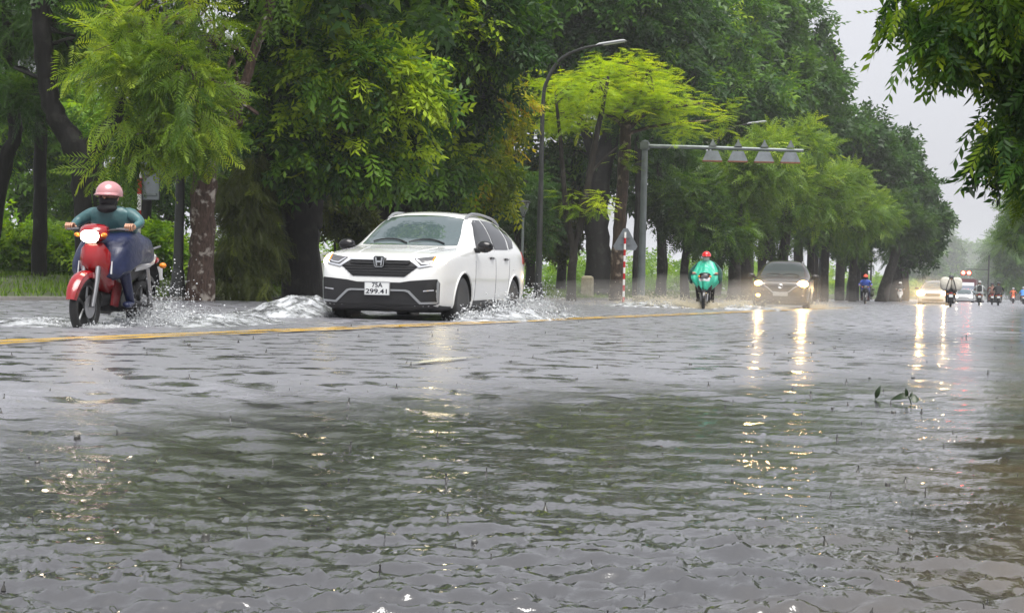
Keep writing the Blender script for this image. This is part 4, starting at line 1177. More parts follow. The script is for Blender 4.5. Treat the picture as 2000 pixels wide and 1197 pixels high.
def text_part(name, s, size, loc, mat, parent, rot=(R(90), 0, 0), width=None):
    cu = bpy.data.curves.new(name, 'FONT')
    cu.body = s; cu.size = size; cu.align_x = 'CENTER'; cu.align_y = 'CENTER'; cu.extrude = 0.001; cu.offset = size * 0.018
    o = bpy.data.objects.new(name, cu); COL.objects.link(o)
    dg = bpy.context.evaluated_depsgraph_get()
    me = bpy.data.meshes.new_from_object(o.evaluated_get(dg))
    bpy.data.objects.remove(o, do_unlink=True); bpy.data.curves.remove(cu)
    if width:
        xs_ = [v.co.x for v in me.vertices]; f_ = width / (max(xs_) - min(xs_))
        for v in me.vertices: v.co.x *= f_
    o = link_mesh(name, me, mat, parent, loc)
    o.rotation_euler = rot
    return o

M_DARK = pbr('black_trim', (0.012, 0.012, 0.013), 0.42, noise=(6, 0.2))
M_GLOSSBLK = pbr('gloss_black', (0.006, 0.006, 0.007), 0.12)
M_CHROME = pbr('chrome', (0.72, 0.73, 0.75), 0.12, 1.0)
M_SILVER = pbr('satin_silver', (0.36, 0.37, 0.38), 0.35, 0.8)
M_TYRE = pbr('wet_tyre', (0.012, 0.012, 0.012), 0.45, bump=(60, 0.3, 0.004))
M_RIM = pbr('dark_alloy', (0.16, 0.165, 0.17), 0.35, 0.8)
M_HUBM = pbr('dark_rim_metal', (0.02, 0.02, 0.02), 0.6, 0.4)  # even dark metal of the rim behind the spokes
M_GLASS = pbr('tinted_windscreen', (0.07, 0.10, 0.105), 0.04, 0.3, 0.9, coat=0.6)
M_GLASSD = pbr('dark_side_glass', (0.006, 0.007, 0.008), 0.05, 0.0, 0.5)
M_LENS = pbr('headlamp_lens', (0.10, 0.10, 0.105), 0.06, 0.3, 0.8)
M_PLATE = pbr('plate_white', (0.62, 0.64, 0.64), 0.5)
M_INK = pbr('plate_ink', (0.01, 0.01, 0.02), 0.6)
M_TAIL = pbr('tail_lamp_red', (0.25, 0.008, 0.01), 0.15)
M_AMBER = pbr('amber_lens', (0.7, 0.22, 0.02), 0.2)
M_DRL = pbr('lit_warm_lamp', (0.9, 0.8, 0.6), 0.3, emit=((1.0, 0.80, 0.42), 9.0))
M_BEAM = pbr('lit_headlamp', (0.9, 0.8, 0.6), 0.3, emit=((1.0, 0.50, 0.10), 22.0))

def car_body(name, root, mat, sx=1.0, sz=1.0, sy=1.0):
    m = MB(); m.loft([[(x * sx, y * sy, z * sz) for x, y, z in r] for r in suv_rings()])
    o = m.build('body', [mat, M_DARK], root, True, 180)
    bake(o, [('SUBSURF', {'levels': 2, 'render_levels': 2})])
    bm = bmesh.new(); bm.from_mesh(o.data)
    bvh = BVHTree.FromBMesh(bm)
    bm.free()
    cut = MB(); cut.cur = 1
    for wy, _x in WHEELS:
        for s in (-1, 1):
            cut.lathe([(0.395, -0.2), (0.395, 0.25)], (s * 0.80 * sx, wy * sy, 0.355), 40, 'X')
    c = cut.build('cutter', [mat, M_DARK], root)
    md = o.modifiers.new('b', 'BOOLEAN'); md.operation = 'DIFFERENCE'; md.object = c; md.solver = 'EXACT'
    dg = bpy.context.evaluated_depsgraph_get()
    me = bpy.data.meshes.new_from_object(o.evaluated_get(dg))
    o.modifiers.clear(); old = o.data; o.data = me; bpy.data.meshes.remove(old)
    cm = c.data; bpy.data.objects.remove(c, do_unlink=True); bpy.data.meshes.remove(cm)
    b2 = bmesh.new(); b2.from_mesh(me)
    for f in b2.faces: f.smooth = True
    for e in b2.edges:
        if len(e.link_faces) == 2 and e.calc_face_angle(0) > R(38): e.smooth = False
    for f in b2.faces:
        c_ = f.calc_center_median()
        if c_.z < 0.30 or (c_.z < 0.36 and 0.9 < c_.y < 3.7): f.material_index = 1
    b2.to_mesh(me); b2.free()
    me.name = 'body'
    return o, bvh

def common_car(root, bvh, paint, sy=1.0, sx=1.0, sz=1.0, glass=None, side_glass=None, wr=0.35):
    S = lambda poly: [(a * sy, b * sz) for a, b in poly]
    X = lambda poly: [(a * sx, b * sz) for a, b in poly]
    glass = glass or M_GLASS
    w = panel(bvh, X([(-0.70, 1.135), (-0.45, 1.125), (0, 1.128), (0.45, 1.125), (0.70, 1.135), (0.66, 1.30), (0.575, 1.535), (0.3, 1.575), (0, 1.585), (-0.3, 1.575), (-0.575, 1.535), (-0.66, 1.30)]), 'front', 0.014, 0.015, 0.06).build('windscreen', glass, root)
    for x0 in (-0.12, 0.42):
        m = MB(); p = []
        for t in np.linspace(0, 1, 7):
            h = bvh.ray_cast(Vector(((x0 - 0.52 * t + 0.1) * sx, -2, (1.15 + 0.10 * t * (1 - t) * 2 + 0.02 * t) * sz)), Vector((0, 1, 0)))[0]
            p.append(h + Vector((0, -0.03, 0.008)))
        m.tube(p, [0.014, 0.012, 0.011, 0.011, 0.01, 0.01, 0.008], 5); m.build('wiper', M_GLOSSBLK, root)
    for v, sg in (('left', 1), ('right', -1)):
        panel(bvh, S([(1.62, 1.10), (2.50, 1.115), (2.47, 1.54), (2.2, 1.535), (2.02, 1.48), (1.80, 1.30)]), v, 0.006, 0.012, 0.07).build('front_side_window', side_glass or M_GLASSD, root)
        panel(bvh, S([(2.55, 1.117), (3.28, 1.135), (3.36, 1.30), (3.30, 1.52), (2.9, 1.54), (2.53, 1.542)]), v, 0.006, 0.012, 0.07).build('rear_side_window', side_glass or M_GLASSD, root)
        panel(bvh, S([(3.36, 1.14), (3.62, 1.17), (3.78, 1.29), (3.68, 1.40), (3.40, 1.50), (3.44, 1.30)]), v, 0.006, 0.012, 0.06).build('quarter_window', side_glass or M_GLASSD, root)
        # black surround under the glass, door gaps, sill, handles
        for poly in ([(1.44, 0.36), (1.455, 0.36), (1.50, 1.06), (1.485, 1.06)], [(2.51, 0.36), (2.525, 0.36), (2.525, 1.10), (2.51, 1.10)], [(3.20, 0.5), (3.215, 0.5), (3.33, 1.12), (3.315, 1.12)]):
            panel(bvh, S(poly), v, 0.0015, 0.004, 0.12).build('door_gap', M_GLOSSBLK, root)
        panel(bvh, S([(1.36, 0.23), (3.16, 0.23), (3.16, 0.37), (2.3, 0.385), (1.36, 0.37)]), v, 0.012, 0.03, 0.12).build('sill_cladding', M_DARK, root)
        for hy in (2.30, 3.08):
            h = bvh.ray_cast(Vector((3 * sg, hy * sy, 0.985 * sz)), Vector((-sg, 0, 0)))[0]
            m = MB(); m.box((h.x + sg * 0.012, h.y, h.z), (0.03, 0.19, 0.035), None, 1, 0.01); m.build('door_handle', M_GLOSSBLK, root)
        # arch lip
        for wy, _x in WHEELS:
            m = MB(); p = []
            for a in np.linspace(-12, 192, 26):
                yy, zz = wy * sy + 0.405 * math.cos(R(a)), 0.355 + 0.405 * math.sin(R(a))
                h = bvh.ray_cast(Vector((3 * sg, yy, max(zz, 0.28))), Vector((-sg, 0, 0)))[0]
                if h is not None: p.append(Vector((h.x + sg * 0.002, yy, max(zz, 0.28))))
            m.tube(p, 0.016, 6); m.build('arch_lip', paint, root)
        # mirror
        m = MB(); m.ell((sg * 1.03 * sx, 1.50 * sy, 1.13 * sz), (0.125, 0.075, 0.085), 16, 10); mr_ = m.build('door_mirror', M_GLOSSBLK, root)
        m = MB(); m.tube([(sg * 0.84 * sx, 1.55 * sy, 1.075 * sz), (sg * 0.95 * sx, 1.52 * sy, 1.08 * sz)], [0.035, 0.04], 8); m.build('stalk', M_GLOSSBLK, mr_)
        # roof rail
        m = MB(); p = []
        for yy in np.linspace(2.0, 3.75, 12):
            h = bvh.ray_cast(Vector((sg * 0.58 * sx, yy * sy, 4)), Vector((0, 0, -1)))[0]
            e = min(1, min(yy - 2.0, 3.75 - yy) / 0.22)
            p.append(h + Vector((0, 0, 0.048 * e)))
        m.tube(p, 0.02, 8); m.build('roof_rail', M_SILVER, root)
        panel(bvh, S([(4.12, 0.94), (4.48, 0.90), (4.44, 1.02), (4.28, 1.14), (4.14, 1.12)]), v, 0.01, 0.02, 0.06).build('tail_lamp', M_TAIL, root)
        for wy, wx in WHEELS:
            wheel(root, sg * wx * sx, wy * sy, wr, M_TYRE, M_RIM, M_HUBM, sg)
    panel(bvh, X([(-0.45, 2.25 / sz * sy), (0.45, 2.25 / sz * sy), (0.45, 3.05 / sz * sy), (-0.45, 3.05 / sz * sy)]), 'top', 0.008, 0.015, 0.12).build('sunroof', M_GLOSSBLK, root)
    panel(bvh, X([(-0.55, 1.17), (0.55, 1.17), (0.48, 1.42), (-0.48, 1.42)]), 'rear', 0.006, 0.012, 0.1).build('rear_window', M_GLASSD, root)

# ---- the white SUV
M_PAINT = pbr('wet_white_paint', (0.62, 0.63, 0.625), 0.2, 0.0, 0.5, coat=0.8, noise=(2.0, 0.04))
CAR_SINK = -0.12
b = gnd(738, 21.1, -0.10)
suv = empty('white_suv', b, R(3.5), 'white SUV ploughing through the flood with lit headlamps', 'car')
body, bvh = car_body('white_suv', suv, M_PAINT)
common_car(suv, bvh, M_PAINT)
F = lambda poly, name, mat, off=0.008, th=0.03, step=0.04, par=None: panel(bvh, poly, 'front', off, th, step).build(name, mat, par or suv)
gr = F([(-0.44, 0.925), (0.44, 0.925), (0.535, 0.81), (0.36, 0.675), (-0.36, 0.675), (-0.535, 0.81)], 'grille', M_DARK, 0.008)
for zz in (0.70, 0.735, 0.77, 0.805):
    hw = 0.37 + (zz - 0.675) * 1.2
    F([(-hw, zz), (hw, zz), (hw, zz + 0.012), (-hw, zz + 0.012)], 'grille_bar', M_GLOSSBLK, 0.018, 0.01, 0.06, gr)
F([(-0.40, 0.845), (0.40, 0.845), (0.43, 0.872), (-0.43, 0.872)], 'grille_blade', M_GLOSSBLK, 0.03, 0.02, 0.05, gr)
F([(-0.41, 0.895), (-0.09, 0.895), (-0.09, 0.925), (-0.415, 0.925)], 'chrome_bar', M_CHROME, 0.03, 0.02, 0.05, gr)
F([(0.09, 0.895), (0.41, 0.895), (0.415, 0.925), (0.09, 0.925)], 'chrome_bar', M_CHROME, 0.03, 0.02, 0.05, gr)
for s in (1, -1):
    q = (lambda p: p) if s == 1 else mir
    F(q([(0.40, 0.925), (0.42, 0.892), (0.555, 0.80), (0.78, 0.845), (0.78, 0.862), (0.565, 0.825), (0.44, 0.92)]), 'chrome_wing', M_CHROME, 0.018, 0.02, 0.04, gr)
    hl = F(q([(0.465, 0.925), (0.575, 0.835), (0.70, 0.855), (0.84, 0.895), (0.865, 0.975), (0.80, 0.972), (0.62, 0.945)]), 'headlamp', M_LENS, 0.010, 0.03, 0.035)
    F(q([(0.49, 0.915), (0.585, 0.848), (0.67, 0.858), (0.73, 0.885), (0.715, 0.893), (0.665, 0.872), (0.592, 0.865), (0.505, 0.925)]), 'daylight_strip', M_CHROME, 0.018, 0.01, 0.03, hl)
    F(q([(0.745, 0.860), (0.79, 0.825), (0.86, 0.865), (0.89, 1.0), (0.80, 0.985), (0.755, 0.958)]), 'lit_lamp', M_DRL, 0.016, 0.02, 0.03, hl)  # lit panel spills past the lamp outline to carry its glow
    F(q([(0.715, 0.875), (0.752, 0.872), (0.762, 0.955), (0.72, 0.955)]), 'amber_indicator', M_AMBER, 0.014, 0.02, 0.03, hl)
it = F([(-0.80, 0.655), (-0.45, 0.625), (-0.3, 0.60), (0.3, 0.60), (0.45, 0.625), (0.80, 0.655), (0.83, 0.60), (0.82, 0.335), (0.78, 0.31), (-0.78, 0.31), (-0.82, 0.335), (-0.83, 0.60)], 'lower_intake', M_DARK, 0.006)
F([(-0.82, 0.31), (0.82, 0.31), (0.76, 0.235), (-0.76, 0.235)], 'bumper_lip', M_DARK, 0.010, 0.02, 0.06)
for s in (1, -1):
    q = (lambda p: p) if s == 1 else mir
    F(q([(0.17, 0.508), (0.385, 0.508), (0.44, 0.495), (0.60, 0.345), (0.80, 0.355), (0.80, 0.328), (0.585, 0.318), (0.42, 0.472), (0.375, 0.484), (0.17, 0.484)]), 'silver_trim', M_SILVER, 0.022, 0.02, 0.03, it)
    F(q([(0.80, 0.34), (0.815, 0.34), (0.825, 0.60), (0.81, 0.64), (0.80, 0.60)]), 'silver_edge', M_SILVER, 0.018, 0.02, 0.03, it)
    F(q([(0.63, 0.485), (0.77, 0.50), (0.77, 0.515), (0.63, 0.502)]), 'fog_lamp', M_CHROME, 0.018, 0.02, 0.04, it)
for s in (1, -1):
    panel(bvh, [(s * 0.60, 0.20), (s * 0.607, 0.20), (s * 0.742, 1.10), (s * 0.735, 1.10)], 'top', 0.0015, 0.004, 0.12).build('bonnet_gap', M_GLOSSBLK, suv)
    panel(bvh, [(s * 0.36, 0.16), (s * 0.372, 0.16), (s * 0.50, 1.0), (s * 0.485, 1.0)], 'top', 0.008, 0.006, 0.1).build('bonnet_crease', M_PAINT, suv)
# number plate
h = bvh.ray_cast(Vector((0, -2, 0.515)), Vector((0, 1, 0)))[0]
m = MB(); m.box((0, h.y - 0.03, 0.515), (0.355, 0.02, 0.18), None, 1, 0.006); pl = m.build('number_plate', M_PLATE, suv)
m = MB()
for (a, b_, c, d) in ((0, 0.0865, 0.355, 0.008), (0, -0.0865, 0.355, 0.008), (-0.174, 0, 0.008, 0.18), (0.174, 0, 0.008, 0.18)):
    m.box((a, h.y - 0.041, 0.515 + b_), (c, 0.006, d))
m.build('plate_frame', M_SILVER, pl)
text_part('plate_top_line', '75A', 0.085, (0, h.y - 0.0415, 0.557), M_INK, pl, width=0.15)
text_part('plate_bottom_line', '299.41', 0.085, (0, h.y - 0.0415, 0.474), M_INK, pl, width=0.30)
# emblem: framed letter H
h = bvh.ray_cast(Vector((0, -2, 0.87)), Vector((0, 1, 0)))[0]
ey = h.y - 0.05
em = MB(); em.prism([(-0.058, 0.07), (0.058, 0.07), (0.075, 0.055), (0.062, -0.055), (0.045, -0.07), (-0.045, -0.07), (-0.062, -0.055), (-0.075, 0.055)], 0.03, (0, ey + 0.015, 0.872))
eb = em.build('emblem', M_GLOSSBLK, suv, False)
em = MB()
ring_o = [(-0.058, 0.07), (0.058, 0.07), (0.075, 0.055), (0.062, -0.055), (0.045, -0.07), (-0.045, -0.07), (-0.062, -0.055), (-0.075, 0.055)]
em.tube([(a, ey - 0.004, 0.872 + b_) for a, b_ in ring_o + ring_o[:1]], 0.007, 6)
for s in (-1, 1):
    em.prism([(s * 0.022, -0.055), (s * 0.038, -0.055), (s * 0.055, 0.056), (s * 0.033, 0.056)], 0.014, (0, ey - 0.004, 0.872))
em.prism([(-0.03, -0.012), (0.03, -0.012), (0.034, 0.012), (-0.034, 0.012)], 0.014, (0, ey - 0.003, 0.872))
em.build('emblem_letter', M_CHROME, eb, False)

# ---- the black SUV behind
M_BLACKP = pbr('wet_black_paint', (0.022, 0.018, 0.015), 0.25, 0.0, 0.4, coat=0.3)
b = gnd(1524, 50.5, -0.10)
car2 = empty('black_suv', b, R(6), 'black SUV with dazzling yellow headlamps in a cloud of spray', 'car')
body2, bv2 = car_body('black_suv', car2, M_BLACKP)
common_car(car2, bv2, M_BLACKP, glass=pbr('dark_windscreen', (0.03, 0.038, 0.036), 0.12, 0.0, 0.35))
F2 = lambda poly, name, mat, off=0.008, th=0.03, step=0.05, par=None: panel(bv2, poly, 'front', off, th, step).build(name, mat, par or car2)
g2 = F2([(-0.46, 0.90), (0.46, 0.90), (0.42, 0.76), (0.25, 0.62), (-0.25, 0.62), (-0.42, 0.76)], 'grille', M_DARK)
for zz in (0.66, 0.71, 0.76, 0.81):
    hw = 0.24 + (zz - 0.62) * 0.9
    F2([(-hw, zz), (hw, zz), (hw, zz + 0.014), (-hw, zz + 0.014)], 'grille_bar', M_GLOSSBLK, 0.016, 0.01, 0.08, g2)
for s in (1, -1):
    q = (lambda p: p) if s == 1 else mir
    F2(q([(0.0, 0.59), (0.26, 0.605), (0.43, 0.75), (0.52, 0.80), (0.52, 0.82), (0.41, 0.765), (0.25, 0.625), (0.0, 0.612)]), 'chrome_wing', M_SILVER, 0.02, 0.02, 0.05, g2)
    hl = F2(q([(0.48, 0.90), (0.53, 0.81), (0.72, 0.82), (0.86, 0.87), (0.87, 0.96), (0.70, 0.945)]), 'headlamp', M_LENS, 0.01, 0.03, 0.05)
    big = 1.0 if s == 1 else 0.72
    h = bv2.ray_cast(Vector((0.70 * s, -2, 0.88)), Vector((0, 1, 0)))[0]
    m = MB(); m.ell((h.x, h.y - 0.012, h.z), (0.165 * big, 0.05, 0.11 * big), 20, 12); m.build('lit_lamp', M_BEAM, hl)  # lamp ellipsoid enlarged so its size stands for glare
    h = bv2.ray_cast(Vector((0.70 * s, -2, 0.50)), Vector((0, 1, 0)))[0]
    fl = MB(); fl.ell((h.x, h.y - 0.01, h.z), (0.06, 0.03, 0.04), 16, 10)
    fl.build('fog_lamp', M_BEAM if s == -1 else M_LENS, car2)
F2([(-0.62, 0.50), (0.62, 0.50), (0.70, 0.36), (-0.70, 0.36)], 'lower_intake', M_DARK, 0.008)
h = bv2.ray_cast(Vector((0, -2, 0.56)), Vector((0, 1, 0)))[0]
m = MB(); m.box((0, h.y - 0.02, 0.545), (0.47, 0.02, 0.11), None, 1, 0.005); m.build('number_plate', pbr('grey_plate', (0.28, 0.28, 0.27), 0.5), car2)  # plate in one even mid grey
h = bv2.ray_cast(Vector((0, -2, 0.80)), Vector((0, 1, 0)))[0]
m = MB(); m.tube([(0.075 * math.cos(t), h.y - 0.04, 0.80 + 0.055 * math.sin(t)) for t in np.linspace(0, 6.283, 21)], 0.009, 6)
m.tube([(-0.06, h.y - 0.04, 0.815), (-0.02, h.y - 0.04, 0.795), (0, h.y - 0.04, 0.785), (0.02, h.y - 0.04, 0.795), (0.06, h.y - 0.04, 0.815)], 0.006, 6); m.build('emblem', M_CHROME, car2)
# the light its dipped beams throw
def beam(parent, loc, power, col=(1.0, 0.72, 0.34), size=70, name='headlight_beam'):
    ld = bpy.data.lights.new(name, 'SPOT'); ld.energy = power; ld.color = col; ld.spot_size = R(size); ld.spot_blend = 0.8; ld.shadow_soft_size = 0.08; ld.specular_factor = 0.0
    o = bpy.data.objects.new(name, ld); COL.objects.link(o); o.parent = parent; o.location = loc
    o.rotation_euler = Vector((0, -1, -0.06)).to_track_quat('-Z', 'Y').to_euler()
    return o
for s in (-1, 1): beam(car2, (0.70 * s, -0.15, 0.88), 35)

# ---- the dazzling car farther back, pale, mostly lost behind its own lights
M_PALE = pbr('pale_silver_paint', (0.42, 0.43, 0.44), 0.25, 0.4, coat=0.6)
b = gnd(1822, 92, CAR_SINK)
car3 = empty('pale_car', b, 0, 'pale car with one huge dazzling headlamp left of the loaded motorcycle', 'car')
body3, bv3 = car_body('pale_car', car3, M_PALE, 0.98, 0.95, 0.98)
common_car(car3, bv3, M_PALE, 0.98, 0.98, 0.95)
for s in (1, -1):
    h = bv3.ray_cast(Vector((0.68 * s, -2, 0.80)), Vector((0, 1, 0)))[0]
    m = MB(); m.ell((h.x, h.y - 0.01, h.z), (0.24 if s < 0 else 0.16, 0.06, 0.19 if s < 0 else 0.11), 20, 12); m.build('headlamp', M_BEAM, car3)  # lamps swollen in size for a stronger glow
    beam(car3, (0.68 * s, -0.2, 0.82), 130)
panel(bv3, [(-0.45, 0.80), (0.45, 0.80), (0.4, 0.62), (-0.4, 0.62)], 'front', 0.01, 0.02, 0.08).build('grille', M_DARK, car3)
panel(bv3, [(-0.6, 0.48), (0.6, 0.48), (0.6, 0.34), (-0.6, 0.34)], 'front', 0.01, 0.02, 0.1).build('lower_intake', M_DARK, car3)
# ---- two small far cars
for i, (px, D, lab, pa) in enumerate([(1882, 150, 'far car with round white headlamps under the traffic light', M_PALE), (1903, 165, 'far pale car beside the middle rider, almost lost in spray', pbr('far_white_paint', (0.6, 0.6, 0.6), 0.3, coat=0.5))]):
    b = gnd(px, D, CAR_SINK)
    c4 = empty('small_car', b, 0, lab, 'car')
    b4, bv4 = car_body('far_car', c4, pa, 0.95, 0.86, 0.95)
    common_car(c4, bv4, pa, 0.95, 0.95, 0.86)
    for s in (1, -1):
        h = bv4.ray_cast(Vector((0.64 * s, -2, 0.70)), Vector((0, 1, 0)))[0]
        m = MB(); m.ell((h.x, h.y - 0.01, h.z), (0.16, 0.06, 0.11), 16, 10); m.build('headlamp', pbr('lit_white_lamp', (0.9, 0.9, 0.85), 0.3, emit=((1.0, 0.86, 0.66), 14.0)), c4)
# ---- bus under the traffic light
b = gnd(1888, 205, -0.1)
bus = empty('bus', b, 0, 'small far bus with white windscreen banner under the red traffic light', 'bus')
m = MB(); m.box((0, 4, 1.65), (2.3, 8, 2.7), None, 0.97, 0.12); m.build('body', pbr('bus_maroon', (0.10, 0.03, 0.035), 0.4), bus)
m = MB(); m.box((0, -0.04, 1.75), (1.9, 0.06, 1.3), None, 0.97, 0.02); ws = m.build('windscreen', pbr('bus_windscreen', (0.30, 0.33, 0.40), 0.1), bus)
m = MB(); m.box((0, -0.09, 2.3), (1.8, 0.03, 0.42)); m.build('destination_board', pbr('bus_board', (0.8, 0.82, 0.85), 0.5), ws)
m = MB(); m.box((0, -0.06, 0.75), (2.1, 0.08, 0.5), None, 1, 0.03); m.build('bumper', M_PALE, bus)
for s in (-1, 1):
    m = MB(); m.lathe([(0.45, -0.13), (0.48, -0.08), (0.48, 0.08), (0.45, 0.13)], (s * 1.0, 1.4, 0.48), 20, 'X'); m.build('wheel', M_TYRE, bus)
    m = MB(); m.ell((s * 0.85, -0.11, 0.8), (0.16, 0.05, 0.12), 14, 8); m.build('headlamp', M_LENS, bus)
# ---- traffic light with two red lamps
b = gnd(1915, 175, 0.0)
tl = empty('traffic_light', b, 0, 'far traffic light mast showing two glowing red lamps', 'traffic light')
m = MB(); m.tube([(0.8, 0, 0), (0.8, 0, 3.5), (0.8, 0, 5.2)], [0.10, 0.08, 0.07], 10); m.build('mast', M_POLE, tl)
hx = gnd(1886, 175) - b
m = MB(); m.tube([(0.8, 0, 3.6), (hx.x, hx.y, 3.6)], 0.05, 8); m.build('arm', M_POLE, tl)
M_REDL = pbr('lit_red_lamp', (0.6, 0.02, 0.02), 0.3, emit=((1.0, 0.05, 0.03), 16.0))
for s in (-0.3, 0.3):
    m = MB(); m.box((hx.x + s, hx.y, 3.2), (0.5, 0.2, 0.5), None, 1, 0.04); hd = m.build('signal_head', M_DARK, tl)
    m = MB(); m.ell((hx.x + s, hx.y - 0.11, 3.2), (0.19, 0.04, 0.19), 18, 10); m.build('red_lamp', M_REDL, hd)
# ------------------------------------------------------------------ motorcycles (facing -Y, wheels at y = -0.62 and +0.62)
M_FORK = pbr('fork_metal', (0.30, 0.30, 0.31), 0.3, 0.9)
M_ENG = pbr('engine_metal', (0.05, 0.05, 0.052), 0.5, 0.6, noise=(10, 0.4))
M_SEAT = pbr('seat_vinyl', (0.012, 0.012, 0.013), 0.4, bump=(80, 0.2, 0.003))
M_EXH = pbr('exhaust_steel', (0.28, 0.27, 0.26), 0.3, 0.9)
M_BLKPL = pbr('black_plastic', (0.015, 0.015, 0.016), 0.5)
def bike_wheel(root, y, r=0.285, w=0.045):
    m = MB(); pr = []
    for a in range(0, 360, 30): pr.append((r - w + w * math.cos(R(a)), w * math.sin(R(a))))
    pr.append(pr[0])
    m.lathe(pr, (0, 0, 0), 36, 'X')
    wl = m.build('wheel', M_TYRE, root, True, 60, (0, y, r))
    m = MB(); m.lathe([(r - 0.075, -0.028), (r - 0.06, -0.02), (r - 0.06, 0.02), (r - 0.075, 0.028), (r - 0.09, 0.02), (r - 0.09, -0.02), (r - 0.075, -0.028)], (0, 0, 0), 30, 'X'); m.build('rim', M_RIM, wl)
    for i in range(5):
        a = 2 * math.pi * i / 5
        m = MB(); m.tube([(0, 0.03 * math.cos(a), 0.03 * math.sin(a)), (0, (r - 0.08) * math.cos(a + 0.15), (r - 0.08) * math.sin(a + 0.15))], [0.018, 0.014], 6); m.build('spoke', M_RIM, wl)
    m = MB(); m.lathe([(0.001, -0.06), (0.045, -0.06), (0.05, 0), (0.045, 0.06), (0.001, 0.06)], (0, 0, 0), 16, 'X'); m.build('hub', M_FORK, wl)
    m = MB(); m.lathe([(0.06, 0.052), (0.11, 0.052), (0.11, 0.058), (0.06, 0.058)], (0, 0, 0), 24, 'X'); m.build('brake_disc', M_FORK, wl)
    return wl
def arc_strip(cy, cz, r, a0, a1, hw, drop=0.03, n=12):
    "fender: a strip bent round the wheel, its sides turned down"
    m = MB(); rings = []
    for a in np.linspace(a0, a1, n):
        c, s = math.cos(R(a)), math.sin(R(a))
        e = 1 - 0.35 * abs((a - a0) / (a1 - a0) * 2 - 1) ** 3
        ring = []
        for x, dr in ((-hw * e, -drop), (-hw * e * 0.9, 0), (-hw * 0.4 * e, 0.018), (hw * 0.4 * e, 0.018), (hw * e * 0.9, 0), (hw * e, -drop), (hw * e * 0.85, -drop), (0, 0.004), (-hw * e * 0.85, -drop)):
            ring.append((x, cy + (r + dr) * c, cz + (r + dr) * s))
        rings.append(ring)
    return m.loft(rings)
def sect(y, z, w, h, n=12, p=2.6):
    "superellipse section across x at (y, z)"
    out = []
    for k in range(n):
        t = 2 * math.pi * k / n
        c, s = math.cos(t), math.sin(t)
        out.append((w * math.copysign(abs(c) ** (2 / p), c), y, z + h * math.copysign(abs(s) ** (2 / p), s)))
    return out
